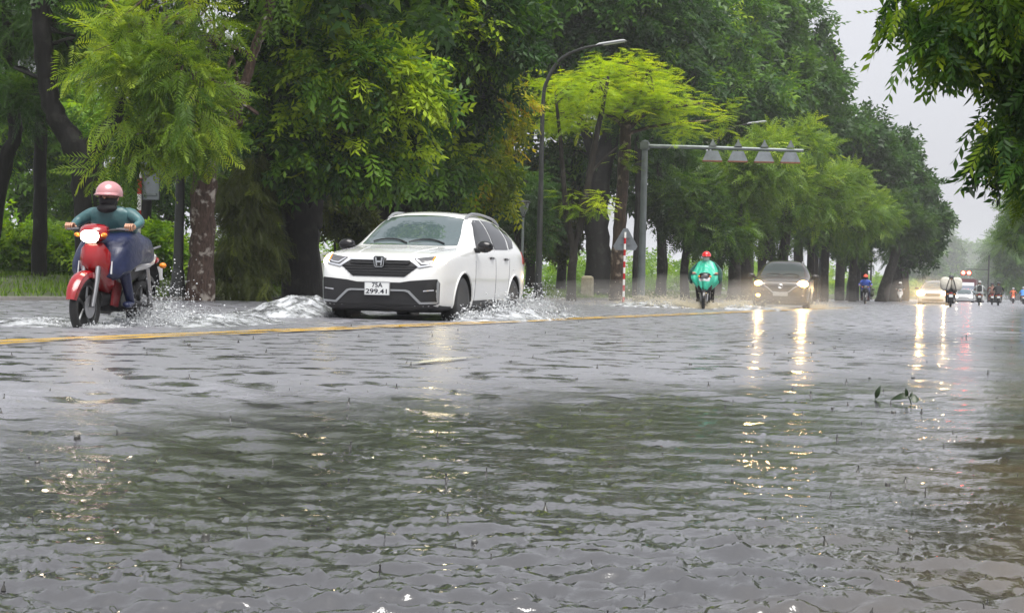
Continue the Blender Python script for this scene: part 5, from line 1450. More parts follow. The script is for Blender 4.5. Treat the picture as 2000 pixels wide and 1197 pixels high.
def motorcycle(name, loc, rz, label, main, tail, lamp=None, scooter=False, tail_lit=False, group=None, mirrors=True):
    root = empty(name, loc, rz, label, 'motorcycle', group)
    bike_wheel(root, -0.62); bike_wheel(root, 0.62, 0.285, 0.05)
    for s in (-1, 1):
        m = MB(); m.tube([(s * 0.085, -0.62, 0.285), (s * 0.085, -0.545, 0.52), (s * 0.07, -0.46, 0.80)], [0.024, 0.03, 0.026], 10); m.build('fork', M_FORK, root)
    arc_strip(-0.62, 0.285, 0.325, 38, 168, 0.075, 0.05).build('front_fender', main, root)
    arc_strip(0.62, 0.285, 0.33, 20, 120, 0.085, 0.05).build('rear_fender', M_BLKPL, root)
    # leg shield: two curved blades either side of the head tube
    sh = MB()
    if scooter:
        sh.loft([sect(-0.60, 0.50, 0.06, 0.05), sect(-0.555, 0.60, 0.15, 0.12), sect(-0.50, 0.70, 0.20, 0.20), sect(-0.44, 0.74, 0.22, 0.24), sect(-0.38, 0.72, 0.20, 0.24), sect(-0.33, 0.66, 0.15, 0.2)])
        shield = sh.build('leg_shield', main, root)
        m = MB(); m.loft([sect(-0.36, 0.36, 0.18, 0.04), sect(-0.1, 0.34, 0.18, 0.05), sect(0.15, 0.38, 0.17, 0.07)]); m.build('footboard', M_BLKPL, root)
    else:
        sh.loft([sect(-0.555, 0.72, 0.05, 0.06), sect(-0.52, 0.76, 0.12, 0.13), sect(-0.45, 0.74, 0.17, 0.17), sect(-0.37, 0.66, 0.19, 0.20), sect(-0.27, 0.56, 0.17, 0.16), sect(-0.18, 0.50, 0.12, 0.10)])
        shield = sh.build('leg_shield', main, root)
        for s in (-1, 1):
            m = MB(); m.prism([(-0.44, 0.60), (-0.30, 0.58), (-0.24, 0.66), (-0.42, 0.72)], 0.012, (s * 0.192, 0, 0), (Vector((0, 1, 0)), Vector((0, 0, 1)), Vector((1, 0, 0)))); m.build('white_decal', tail, shield, False)
            m = MB(); m.prism([(-0.34, 0.30), (-0.22, 0.28), (-0.12, 0.50), (-0.28, 0.54)], 0.03, (s * 0.155, 0, 0), (Vector((0, 1, 0)), Vector((0, 0, 1)), Vector((1, 0, 0)))); m.build('side_guard', pbr('dark_red_plastic', (0.10, 0.006, 0.008), 0.4), root, False)
    # handlebar cowl with the headlamp
    m = MB(); m.loft([sect(-0.575, 0.955, 0.05, 0.04), sect(-0.55, 0.965, 0.12, 0.075), sect(-0.48, 0.985, 0.165, 0.09), sect(-0.40, 1.0, 0.15, 0.075), sect(-0.33, 1.005, 0.08, 0.04)])
    cw = m.build('headlamp_cowl', main, root)
    m = MB(); m.loft([sect(-0.59, 0.95, 0.035, 0.028), sect(-0.58, 0.95, 0.095, 0.052), sect(-0.54, 0.955, 0.115, 0.066)]); m.build('headlamp', lamp or M_LENS, cw)
    for s in (-1, 1):
        m = MB(); m.ell((s * 0.155, -0.535, 0.965), (0.035, 0.03, 0.022), 12, 8); m.build('indicator', M_AMBER, cw)
    m = MB(); m.tube([(-0.36, -0.33, 1.03), (-0.2, -0.37, 1.02), (0, -0.41, 1.0), (0.2, -0.37, 1.02), (0.36, -0.33, 1.03)], 0.014, 8); hb = m.build('handlebar', M_BLKPL, root)
    for s in (-1, 1):
        m = MB(); m.tube([(s * 0.24, -0.36, 1.025), (s * 0.37, -0.325, 1.03)], 0.02, 10); m.build('grip', M_SEAT, hb)
        m = MB(); m.tube([(s * 0.22, -0.39, 1.03), (s * 0.36, -0.38, 1.025)], 0.008, 6); m.build('brake_lever', M_FORK, hb)
        if not mirrors: continue
        m = MB(); m.tube([(s * 0.2, -0.37, 1.03), (s * 0.27, -0.40, 1.16)], 0.007, 6); mi = m.build('mirror_stalk', M_BLKPL, hb)
        m = MB(); m.ell((s * 0.29, -0.40, 1.20), (0.06, 0.015, 0.04), 14, 8); m.build('mirror', M_BLKPL, mi)
    m = MB(); m.loft([sect(-0.22, 0.53, 0.06, 0.06), sect(0.0, 0.56, 0.09, 0.09), sect(0.25, 0.62, 0.12, 0.11), sect(0.6, 0.70, 0.12, 0.08), sect(0.78, 0.745, 0.09, 0.05)]); m.build('frame_cover', M_BLKPL, root)
    m = MB(); m.loft([sect(-0.10, 0.70, 0.07, 0.04), sect(0.05, 0.755, 0.12, 0.05), sect(0.3, 0.77, 0.135, 0.05), sect(0.45, 0.80, 0.13, 0.05), sect(0.72, 0.815, 0.10, 0.04)]); m.build('seat', M_SEAT, root)
    m = MB(); m.loft([sect(0.25, 0.66, 0.135, 0.05), sect(0.5, 0.70, 0.145, 0.07), sect(0.75, 0.75, 0.12, 0.06), sect(0.92, 0.79, 0.05, 0.03)]); tc_ = m.build('tail_cowl', tail, root)
    m = MB(); m.loft([sect(0.86, 0.745, 0.09, 0.03), sect(0.93, 0.755, 0.08, 0.035), sect(0.95, 0.755, 0.05, 0.02)]); m.build('tail_lamp', pbr('lit_tail_lamp', (0.5, 0.02, 0.02), 0.3, emit=((1, 0.08, 0.03), 6.0)) if tail_lit else M_TAIL, tc_)
    for s in (-1, 1):
        m = MB(); m.ell((s * 0.16, 0.86, 0.70), (0.045, 0.035, 0.03), 12, 8); m.build('rear_indicator', M_AMBER, tc_)
        m = MB(); m.tube([(s * 0.12, 0.45, 0.83), (s * 0.15, 0.7, 0.88), (s * 0.1, 0.9, 0.90)], 0.012, 8); m.build('grab_rail', M_FORK, tc_)
        m = MB(); m.tube([(s * 0.14, 0.62, 0.285), (s * 0.13, 0.15, 0.33)], [0.022, 0.028], 8); m.build('swing_arm', M_ENG, root)
        m = MB(); m.tube([(s * 0.15, 0.58, 0.32), (s * 0.14, 0.5, 0.66)], 0.03, 10); m.build('shock_absorber', M_FORK, root)
        m = MB(); m.tube([(s * 0.08, -0.06, 0.27), (s * 0.25, -0.06, 0.27)], 0.016, 8); m.build('foot_peg', M_BLKPL, root)
    m = MB(); m.box((0, -0.06, 0.34), (0.22, 0.34, 0.20), None, 0.85, 0.04); m.lathe([(0.07, -0.26), (0.08, -0.1)], (0, -0.12, 0.36), 14, 'Y'); m.lathe([(0.10, -0.13), (0.11, -0.09), (0.11, 0.09), (0.10, 0.13)], (0, 0.02, 0.34), 18, 'X'); m.build('engine', M_ENG, root)
    m = MB(); m.tube([(-0.06, -0.30, 0.34), (-0.10, -0.22, 0.24), (-0.13, 0.1, 0.22), (-0.16, 0.35, 0.27), (-0.17, 0.95, 0.38)], [0.018, 0.018, 0.02, 0.045, 0.05], 10); m.build('exhaust', M_EXH, root)
    m = MB(); m.box((0, 0.985, 0.62), (0.19, 0.012, 0.14)); m.build('number_plate', M_PLATE, root)
    m = MB(); m.loft([sect(0.90, 0.74, 0.05, 0.01), sect(0.95, 0.62, 0.07, 0.012), sect(0.98, 0.50, 0.07, 0.012)]); m.build('mud_flap', M_BLKPL, root)
    return root

# ------------------------------------------------------------------ people
def skin_body(name, joints, edges, root_i, parent, mats, classify, fingers=True, hands=None):
    me = bpy.data.meshes.new(name)
    me.from_pydata([j[0] for j in joints], edges, [])
    o = bpy.data.objects.new(name, me); COL.objects.link(o); o.parent = parent
    md = o.modifiers.new('SKIN', 'SKIN'); md.use_smooth_shade = True; md.branch_smoothing = 0.6
    for i, j in enumerate(joints):
        r = j[1] if isinstance(j[1], tuple) else (j[1], j[1])
        me.skin_vertices[0].data[i].radius = r
    me.skin_vertices[0].data[root_i].use_root = True
    bake(o, [('SUBSURF', {'levels': 2, 'render_levels': 2})])
    m2 = o.data
    if fingers and hands:
        mb = MB()
        for (h, s, r_) in hands:
            h = Vector(h)
            # four fingers hooked over the grip and down in front of it, thumb underneath from the side of the palm
            for k, ln in enumerate((0.9, 1.0, 0.95, 0.78)):
                x = h.x + s * (-0.03 + 0.021 * k)
                mb.tube([(x, h.y + 0.02, h.z + 0.022), (x, h.y - 0.028, h.z + 0.026), (x, h.y - 0.05 * ln, h.z + 0.004), (x, h.y - 0.04 * ln, h.z - 0.026), (x, h.y - 0.012, h.z - 0.034)], [0.0105, 0.010, 0.0095, 0.0085, 0.006], 8)
            mb.tube([(h.x - s * 0.035, h.y + 0.03, h.z), (h.x - s * 0.055, h.y + 0.0, h.z - 0.012), (h.x - s * 0.045, h.y - 0.028, h.z - 0.022), (h.x - s * 0.03, h.y - 0.04, h.z - 0.026)], [0.013, 0.0115, 0.010, 0.007], 8)
        bm = bmesh.new(); bm.from_mesh(m2)
        tmp = mb.mesh('tmp'); bm.from_mesh(tmp); bpy.data.meshes.remove(tmp)
        bm.to_mesh(m2); bm.free()
    for m in mats:
        if len(m2.materials) < len(mats): m2.materials.append(m)
    for p in m2.polygons:
        p.use_smooth = True; p.material_index = classify(p.center)
    return o
SKIN = pbr('skin', (0.42, 0.23, 0.15), 0.5)
def rider(loc, rz, label, top, trousers, helmet_col, mask_col, shoe=None, lean=0.0, feet_flat=False, visor=True, hair=None, backpack=None, group=None, name='person', sq=1.0):
    """a seated rider, facing -Y, hands on the grips, feet on the pegs"""
    root = empty(name, loc, rz, label, 'person', group)
    J = {}
    pel = Vector((0, 0.16, 0.86))
    ch = Vector((0, 0.03 - lean * 0.6, 1.20)); nk = Vector((0, -0.02 - lean, 1.385)); hd = Vector((0, -0.055 - lean, 1.50)); top_ = Vector((0, -0.05 - lean, 1.60))
    joints = [(pel, (0.155, 0.125)), (Vector((0, 0.12 - lean * 0.3, 1.03)), (0.135, 0.105)), (ch, (0.165, 0.115)), (nk, 0.055), (hd, (0.078, 0.092)), (top_, (0.07, 0.08))]
    edges = [(0, 1), (1, 2), (2, 3), (3, 4), (4, 5)]
    hands = []
    for s in (-1, 1):
        i = len(joints)
        sh = Vector((s * 0.19, 0.0 - lean * 0.8, 1.32)); el = Vector((s * 0.335, -0.10 - lean * 0.4, 1.10)); wr_ = Vector((s * 0.315, -0.26, 1.055)); hn = Vector((s * 0.305, -0.335, 1.05))
        joints += [(sh, 0.075), (el, 0.052), (wr_, 0.034), (hn, (0.042, 0.028))]
        edges += [(2, i), (i, i + 1), (i + 1, i + 2), (i + 2, i + 3)]
        hands.append((hn, s, 0.02))
        i = len(joints)
        hip = Vector((s * 0.11, 0.10, 0.84)); kn = Vector((s * 0.215, -0.30, 0.74)); an = Vector((s * 0.20, -0.06, 0.35)); he = Vector((s * 0.20, -0.03, 0.315)); to = Vector((s * 0.215, -0.20, 0.30))
        joints += [(hip, 0.10), (kn, 0.07), (an, 0.045), (he, 0.042), (to, (0.045, 0.03))]
        edges += [(0, i), (i, i + 1), (i + 1, i + 2), (i + 2, i + 3), (i + 3, i + 4)]
    def cls(c):
        if c.z > 0.86 + 0.545 * sq and abs(c.x) < 0.12: return 2
        if c.y < -0.285 and 0.98 < c.z < 1.12 and abs(c.x) > 0.22: return 2
        if c.z < 0.375: return 3
        if c.z < 0.93 and not (c.z > 0.88 and c.y > 0.05): return 1
        return 0
    if sq != 1.0:        # a crouched rider: torso and head drawn down towards the seat
        fz = lambda z: z if z < 0.86 else 0.86 + (z - 0.86) * sq
        joints = [((Vector((j[0].x, j[0].y, fz(j[0].z))) if k < 6 or abs(j[0].z - 1.32) < 0.01 else j[0]), j[1]) for k, j in enumerate(joints)]
    body = skin_body('body', joints, edges, 0, root, [top, trousers, SKIN, shoe or M_BLKPL], cls, True, hands)
    # helmet with a brim, chin strap; mask; eyes, nose and ears
    hc = Vector((0, -0.045 - lean, 1.545))
    m = MB()
    prof = []
    for a in np.linspace(-12, 90, 9): prof.append((0.135 * math.cos(R(a)), 0.125 * math.sin(R(a))))
    prof = [(0.125, prof[0][1])] + prof
    prof[-1] = (1e-4, 0.125)
    m.lathe(prof, (0, 0, 0), 24)
    m.v = [(v[0] * 0.95, v[1] * 1.1, v[2]) for v in m.v]
    m.v = [tuple(Vector(v) + hc) for v in m.v]
    he_ = m.build('helmet', helmet_col, root)
    m = MB()
    rings = []
    for a in np.linspace(-70, 70, 11):
        sx_, cy_ = math.sin(R(a)), -math.cos(R(a))
        e = 0.055 * math.cos(R(a)) ** 0.7 if visor else 0.012
        p0 = hc + Vector((0.128 * sx_, 0.148 * cy_, 0.0)); p1 = hc + Vector((0.128 * sx_, 0.148 * cy_ - e, -0.018))
        rings.append([p0 + Vector((0, 0, 0.006)), p1 + Vector((0, 0, 0.004)), p1 - Vector((0, 0, 0.004)), p0 - Vector((0, 0, 0.01))])
    m.loft(rings); m.build('brim', helmet_col, he_)
    m = MB()
    rings = []
    for zz, w, f in ((1.395, 0.055, 0.055), (1.42, 0.075, 0.085), (1.455, 0.088, 0.112), (1.485, 0.09, 0.108), (1.50, 0.088, 0.095)):
        rings.append([(w * math.sin(t), -0.055 - lean - f * math.cos(t) * (1 if math.cos(t) > 0 else 0.6), zz) for t in np.linspace(0, 6.283, 17)[:-1]])
    m.loft(rings); m.build('face_mask', mask_col, root)
    m = MB(); m.ell((0, -0.15 - lean, 1.503), (0.012, 0.014, 0.02), 10, 8); m.build('nose', SKIN, body)
    for s in (-1, 1):
        m = MB(); m.ell((s * 0.034, -0.138 - lean, 1.525), (0.015, 0.01, 0.009), 10, 8); m.build('eye', pbr('eye_dark', (0.02, 0.015, 0.012), 0.2), body)
        m = MB(); m.ell((s * 0.088, -0.05 - lean, 1.505), (0.012, 0.022, 0.032), 10, 8); m.build('ear', SKIN, body)
        m = MB(); m.tube([(s * 0.10, -0.06 - lean, 1.52), (s * 0.075, -0.10 - lean, 1.44), (0, -0.12 - lean, 1.405)], 0.007, 5); m.build('chin_strap', M_BLKPL, he_)
    if sq != 1.0:
        dz = -(1.50 - 0.86) * (1 - sq)
        for ch_ in root.children:
            if ch_.name.split('.')[0] in ('helmet', 'face_mask'): ch_.location.z += dz
        for ch_ in body.children: ch_.location.z += dz
    if backpack:
        m = MB(); m.box((0, 0.24, 1.15), (0.32, 0.18, 0.44), None, 0.85, 0.06); bp_ = m.build('backpack', backpack, root)
        for s in (-1, 1):
            m = MB(); m.tube([(s * 0.12, 0.2, 1.32), (s * 0.13, 0.0, 1.40), (s * 0.12, -0.13, 1.28), (s * 0.13, -0.06, 1.05)], 0.018, 6); m.build('strap', backpack, bp_)
    return root
def jacket_skirt(root, mat, lean=0.0, sq=1.0):
    "loose raincoat body over the torso"
    m = MB(); rings = []
    rs_ = np.random.default_rng(4)
    for zz, w, d, cy_ in ((1.40, 0.075, 0.07, -0.02 - lean), (1.36, 0.17, 0.10, -0.01 - lean), (1.30, 0.235, 0.135, 0.0 - lean * 0.8), (1.18, 0.235, 0.155, 0.03 - lean * 0.6), (1.02, 0.215, 0.16, 0.08 - lean * 0.3), (0.90, 0.235, 0.175, 0.12), (0.84, 0.25, 0.19, 0.13)):
        ring = []
        for k in range(28):
            t = 2 * math.pi * k / 28
            f = 1 + 0.035 * math.sin(k * 2.1 + zz * 7) * (1.4 - zz) * 2.5
            ring.append((w * f * math.sin(t), cy_ - d * f * math.cos(t), (zz if zz < 0.86 else 0.86 + (zz - 0.86) * sq) + 0.008 * math.sin(k * 1.7)))
        rings.append(ring)
    m.loft(rings, True, True)
    return m.build('raincoat', mat, root)

M_REDP = pbr('red_plastic', (0.22, 0.003, 0.006), 0.18, coat=0.6)
M_WHTP = pbr('white_plastic', (0.6, 0.6, 0.6), 0.3, coat=0.4)
M_TEAL = pbr('teal_raincoat', (0.038, 0.10, 0.108), 0.38, noise=(7, 0.3), bump=(9, 0.5, 0.03))
M_NAVY = pbr('navy_rainwear', (0.012, 0.018, 0.055), 0.35, noise=(6, 0.3), bump=(8, 0.6, 0.03))
M_PINK = pbr('pink_helmet', (0.40, 0.19, 0.20), 0.25, coat=0.5)
M_BLKC = pbr('black_cloth', (0.014, 0.014, 0.016), 0.8)
M_HEAD = pbr('lit_white_headlamp', (1, 0.95, 0.85), 0.3, emit=((1.0, 0.86, 0.62), 6.0))
bk = gnd(222, 15.6, -0.09)
moto = motorcycle('motorcycle', bk, R(8), 'red motorcycle with lit headlamp kicking up spray at the left', M_REDP, M_WHTP, M_HEAD, mirrors=False)
moto.scale = (0.88, 1, 1)
rd = rider(bk, R(8), 'rider in teal raincoat, navy trousers and pink helmet on the red motorcycle', M_TEAL, M_NAVY, M_PINK, M_BLKC, M_NAVY, 0.10, sq=0.74)
jacket_skirt(rd, M_TEAL, 0.10, 0.74)
m = MB(); m.ell((0, -0.19, 1.235), (0.10, 0.085, 0.05), 18, 10); m.build('scarf', M_BLKC, rd)
m = MB(); m.loft([[(p_[0] * (1 + 0.06 * math.sin(7 * k_ + 3 * q_[0])), p_[1], p_[2] + 0.012 * math.sin(5 * k_ + 9 * q_[0])) for k_, p_ in enumerate(sect(*q_, 20))] for q_ in
   ((-0.42, 0.66, 0.20, 0.10), (-0.36, 0.70, 0.27, 0.19), (-0.24, 0.75, 0.30, 0.23), (-0.08, 0.80, 0.30, 0.22), (0.08, 0.86, 0.29, 0.20), (0.24, 0.86, 0.27, 0.17), (0.38, 0.80, 0.24, 0.11), (0.46, 0.76, 0.18, 0.05))]); m.build('rain_cape', M_NAVY, rd)

# green poncho rider
M_PONCHO = pbr('green_poncho', (0.025, 0.33, 0.22), 0.28, noise=(4, 0.25), bump=(6, 0.8, 0.05), spec=0.6)
M_PONCHOD = pbr('dark_green_poncho', (0.006, 0.05, 0.038), 0.35, bump=(7, 0.7, 0.04))
M_CLEAR = pbr('clear_poncho_window', (0.42, 0.40, 0.42), 0.1, spec=0.8)
bk = gnd(1378, 44.0, -0.08)
m2 = motorcycle('scooter', bk, R(8), 'black scooter under the green poncho, splitting the water', M_GLOSSBLK, M_BLKPL, None, True, mirrors=False)
r2 = rider(bk, R(8), 'rider in green poncho, red helmet and white mask', M_PONCHOD, M_BLKC, pbr('red_helmet', (0.50, 0.015, 0.015), 0.2, coat=0.5), pbr('white_mask', (0.55, 0.55, 0.55), 0.7), M_BLKC)
m = MB(); rings = []
# the poncho spreads from the neck over the arms and hangs in front of the handlebar
for (yc, zc, w, d) in ((-0.02, 1.43, 0.085, 0.08), (-0.025, 1.40, 0.10, 0.09), (-0.02, 1.375, 0.16, 0.10), (-0.02, 1.335, 0.225, 0.12), (-0.05, 1.25, 0.27, 0.16), (-0.10, 1.14, 0.32, 0.22), (-0.15, 1.05, 0.37, 0.29), (-0.18, 0.97, 0.40, 0.34), (-0.21, 0.88, 0.39, 0.35), (-0.25, 0.79, 0.34, 0.34), (-0.29, 0.70, 0.27, 0.31), (-0.33, 0.62, 0.19, 0.27), (-0.36, 0.55, 0.10, 0.22)):
    ring = []
    for k in range(72):
        t = 2 * math.pi * k / 72
        amp = min(1.0, (1.42 - zc) * 2.2)
        f = 1 + amp * (0.05 * math.sin(5 * t + 0.6) + 0.09 * abs(math.sin(6.5 * t + 1.3 + 0.5 * zc)) - 0.05 + 0.03 * math.sin(17 * t + zc * 3))
        ring.append((w * f * math.sin(t), yc - d * f * math.cos(t), zc + 0.02 * math.sin(5 * t + 2)))
    rings.append(ring)
m.loft(rings, True, True)
pn = m.build('poncho', M_PONCHO, r2)
for s in (-1, 1):       # dark sleeves hanging loose from the arms to the grips
    m = MB(); rings = []
    for c_, rw, rh in ((Vector((s * 0.17, 0.0, 1.31)), 0.09, 0.09), (Vector((s * 0.27, -0.04, 1.20)), 0.10, 0.11), (Vector((s * 0.36, -0.12, 1.07)), 0.10, 0.14), (Vector((s * 0.385, -0.20, 0.98)), 0.09, 0.17), (Vector((s * 0.37, -0.29, 0.97)), 0.06, 0.15), (Vector((s * 0.36, -0.33, 0.98)), 0.03, 0.09)):
        rings.append([c_ + Vector((rw * math.cos(t), 0.03 * math.sin(3 * t), rh * math.sin(t) * (1.0 if math.sin(t) > 0 else 1.35))) for t in np.linspace(0, 6.283, 17)[:-1]])
    m.loft(rings); m.build('sleeve', M_PONCHOD, r2)
pb = BVHTree.FromPolygons([tuple(v.co) for v in pn.data.vertices], [tuple(p.vertices) for p in pn.data.polygons])
panel(pb, [(-0.13, 0.84), (0.13, 0.84), (0.17, 0.92), (0.14, 0.99), (-0.14, 0.99), (-0.17, 0.92)], 'front', 0.008, 0.012, 0.05).build('clear_window', M_CLEAR, pn)
m = MB(); m.box((0, 0.24, 1.26), (0.42, 0.2, 0.30), None, 0.85, 0.06); tag(m.build('white_bag', pbr('white_bag_cloth', (0.6, 0.6, 0.58), 0.7), None, True, 40, bk), 'white bag on the back of the green poncho rider', 'bag')
bpy.data.objects['white_bag'].rotation_euler = (0, 0, R(8))

# riders farther off
M_BLUE = pbr('blue_raincoat', (0.03, 0.07, 0.32), 0.4, bump=(8, 0.5, 0.03))
M_GREYC = pbr('grey_raincoat', (0.35, 0.37, 0.37), 0.45, bump=(8, 0.5, 0.03))
M_DARKC = pbr('charcoal_jacket', (0.03, 0.034, 0.036), 0.6)
M_ORH = pbr('orange_red_helmet', (0.6, 0.08, 0.04), 0.3)
M_WHH = pbr('white_helmet', (0.65, 0.65, 0.63), 0.3)
M_GRH = pbr('grey_helmet', (0.30, 0.31, 0.31), 0.35)
M_BLH = pbr('dark_helmet', (0.03, 0.03, 0.035), 0.3)
bk = gnd(1690, 86, -0.06)
motorcycle('motorcycle', bk, R(6), 'dark motorcycle under the blue raincoat rider', M_GLOSSBLK, M_BLKPL)
q = rider(bk, R(6), 'rider in blue raincoat and orange-red helmet', M_BLUE, M_NAVY, M_ORH, M_BLKC); jacket_skirt(q, M_BLUE)
m = MB(); m.ell((0.36, 0.1, 0.62), (0.13, 0.2, 0.18), 14, 10); m.tube([(0.36, 0.1, 0.78), (0.34, 0, 0.98)], 0.012, 5); m.ell((0.42, -0.02, 0.86), (0.1, 0.1, 0.06), 10, 8)
o_ = m.build('shopping_bag', pbr('dull_bag', (0.06, 0.07, 0.04), 0.7), None, True, 40, bk); o_.rotation_euler = (0, 0, R(6)); tag(o_, 'dark bag hanging beside the blue raincoat rider', 'bag')
bk = gnd(1758, 128, -0.04)
motorcycle('scooter', bk, R(6), 'white scooter beside the leaning tree', M_WHTP, M_WHTP, None, True)
q = rider(bk, R(6), 'small far rider with white helmet beside the leaning tree', M_DARKC, M_BLKC, M_WHH, M_BLKC); jacket_skirt(q, M_DARKC)
# those riding away from the camera
bk = gnd(1857, 80, -0.06)
motorcycle('motorcycle', bk, R(184), 'motorcycle riding away under two big tied bales', M_BLKPL, M_BLKPL)
q = rider(bk, R(184), 'rider with dark helmet mostly hidden by two pale bales', M_DARKC, M_BLKC, M_BLH, M_BLKC); jacket_skirt(q, M_DARKC)
M_BALE = pbr('pale_sack', (0.48, 0.46, 0.40), 0.75, noise=(5, 0.25), bump=(7, 0.6, 0.05))
rotm = Matrix.Rotation(R(184), 3, 'Z')
for s, lab in ((1, 'pale tied bale on the loaded motorcycle, left one'), (-1, 'pale tied bale on the loaded motorcycle, right one')):
    m = MB(); m.loft([sect(0.30, 1.20, 0.18, 0.24, 16), sect(0.36, 1.20, 0.255, 0.33, 16), sect(0.6, 1.21, 0.27, 0.35, 16), sect(0.84, 1.20, 0.255, 0.33, 16), sect(0.90, 1.20, 0.18, 0.24, 16)])
    o_ = m.build('bale', M_BALE, None, True, 60, bk + rotm @ Vector((s * 0.272, 0, 0))); o_.rotation_euler = (0, R(0), R(184)); tag(o_, lab, 'bale')
    m = MB(); m.tube([(-s * 0.02, 0.925, 0.84), (-s * 0.10, 0.93, 1.2), (-s * 0.2, 0.90, 1.5), (-s * 0.2, 0.6, 1.575), (-s * 0.2, 0.30, 1.5)], 0.022, 6); m.build('strap', M_BLKPL, o_)
m = MB(); m.box((0, 0.62, 0.83), (0.6, 0.5, 0.05), None, 1, 0.01); m.box((0, 0.72, 0.68), (0.5, 0.3, 0.28), None, 0.9, 0.04)
o_ = m.build('luggage_rack', M_BLKPL, None, True, 40, bk); o_.rotation_euler = (0, 0, R(184)); tag(o_, 'dark rack under the two pale bales', 'rack')
bk = gnd(1913, 104, -0.05)
motorcycle('motorcycle', bk, R(183), 'dark motorcycle ridden away in the middle of the road', M_BLKPL, M_BLKPL)
q = rider(bk, R(183), 'rider in grey raincoat with grey helmet and dark backpack riding away', M_GREYC, M_GREYC, M_GRH, M_BLKC, None, 0, False, True, None, M_DARKC); jacket_skirt(q, M_GREYC)
bk = gnd(1950, 108, -0.05)
motorcycle('motorcycle', bk, R(183), 'dark motorcycle with pale plate of the riding pair, right one', M_BLKPL, M_BLKPL)
q = rider(bk, R(183), 'rider in black with black helmet, right one of the pair', M_BLKC, M_BLKC, M_BLH, M_BLKC); jacket_skirt(q, M_BLKC)
bk = gnd(1938, 116, -0.05)
motorcycle('motorcycle', bk, R(183), 'reddish motorcycle of the riding pair, left one', M_REDP, M_REDP)
q = rider(bk, R(183), 'rider in brown jacket with dark helmet, left one of the pair', pbr('brown_jacket', (0.16, 0.08, 0.06), 0.7), pbr('maroon_trousers', (0.14, 0.03, 0.03), 0.7), M_BLH, M_BLKC)
bk = gnd(1979, 165, -0.03)
motorcycle('motorcycle', bk, R(183), 'far motorcycle with glowing red tail lamp', M_BLKPL, M_BLKPL, None, False, True)
q = rider(bk, R(183), 'far rider with orange jacket and grey helmet', pbr('orange_jacket', (0.5, 0.12, 0.05), 0.6), M_DARKC, M_GRH, M_BLKC)
bk = gnd(1999, 150, -0.03)
motorcycle('scooter', bk, R(183), 'far scooter cut off by the right edge', M_BLKPL, M_BLKPL, None, True)
q = rider(bk, R(183), 'far rider in bright blue raincoat at the right edge', pbr('bright_blue_raincoat', (0.05, 0.22, 0.60), 0.5), M_BLKC, M_GRH, M_BLKC); jacket_skirt(q, pbr('bright_blue_raincoat', (0.05, 0.22, 0.60), 0.5))
# ------------------------------------------------------------------ splashes, spray, floating leaves
M_DROP = pbr('water_drops', (0.62, 0.64, 0.66), 0.15, 0.0, 0.5, ior=1.333)
M_DROPW = pbr('lamp_tinted_spray', (0.66, 0.60, 0.46), 0.3, 0.0, 0.5, ior=1.333)  # golden headlamp light put into the droplet colour
TET = np.array([(1, 1, 1), (1, -1, -1), (-1, 1, -1), (-1, -1, 1)], float) * 0.75
TETF = np.array([(0, 1, 2), (0, 3, 1), (0, 2, 3), (1, 3, 2)])
OCT = np.array([(1, 0, 0), (-1, 0, 0), (0, 1, 0), (0, -1, 0), (0, 0, 1), (0, 0, -1)], float)
OCTF = np.array([(0, 2, 4), (2, 1, 4), (1, 3, 4), (3, 0, 4), (2, 0, 5), (1, 2, 5), (3, 1, 5), (0, 3, 5)])
def drops(name, P, S, V, label, mat, stretch=1.5):
    "one mass of droplets: points, radii and flight directions"
    n = len(P)
    d = V / (np.linalg.norm(V, axis=1)[:, None] + 1e-9)
    a = np.cross(d, np.array([0.3, 0.2, 0.9])); a /= (np.linalg.norm(a, axis=1)[:, None] + 1e-9)
    b = np.cross(d, a)
    B = np.stack([d * stretch, a, b], 2)
    W = np.einsum('nij,vj->nvi', B, TET) * S[:, None, None] + P[:, None, :]
    F_ = (TETF[None] + (np.arange(n) * 4)[:, None, None]).reshape(-1, 3)
    me = np_mesh(name, W.reshape(-1, 3), F_, True)
    return tag(link_mesh(name, me, mat), label, None, None, 'stuff')
def fling(rs, n, origin_fn, vel_fn, tmax, g=9.8):
    o = origin_fn(n); v = vel_fn(n)
    t = rs.random(n) * tmax
    p = o + v * t[:, None]; p[:, 2] -= 0.5 * g * t * t
    vv = v.copy(); vv[:, 2] -= g * t
    ok = p[:, 2] > -0.01
    return p[ok], vv[ok]
rs = np.random.default_rng(99)
def local(root, rz=0.0):
    L = np.array(root.location); c, s = math.cos(root.rotation_euler.z), math.sin(root.rotation_euler.z)
    M = np.array([[c, -s, 0], [s, c, 0], [0, 0, 1]])
    return (lambda P: P @ M.T + np.array([L[0], L[1], 0])), (lambda V: V @ M.T)

def wheel_spray(root, name, label, x, y, n, out, back, upv, spread, tmax, size, mat, jitter=0.12, ln=0.25):
    tp, tv = local(root)
    og = lambda k: np.stack([x + rs.normal(size=k) * jitter, y + rs.uniform(-ln, ln, k), np.full(k, 0.0)], -1)
    vf = lambda k: np.stack([out * np.abs(rs.normal(1, 0.45, k)), back + spread * rs.normal(size=k), upv * np.abs(rs.normal(0.75, 0.4, k))], -1)
    P, V = fling(rs, int(n * 0.52), og, vf, tmax)
    S = size * np.exp(rs.normal(size=len(P)) * 0.5)
    return P, V, S, tp, tv

def spray(root, name, label, jets, mat):
    Ps, Vs, Ss = [], [], []
    for j in jets:
        P, V, S, tp, tv = wheel_spray(root, name, label, *j, mat)
        Ps.append(tp(P)); Vs.append(tv(V)); Ss.append(S)
    return drops(name, np.concatenate(Ps), np.concatenate(Ss), np.concatenate(Vs), label, mat)
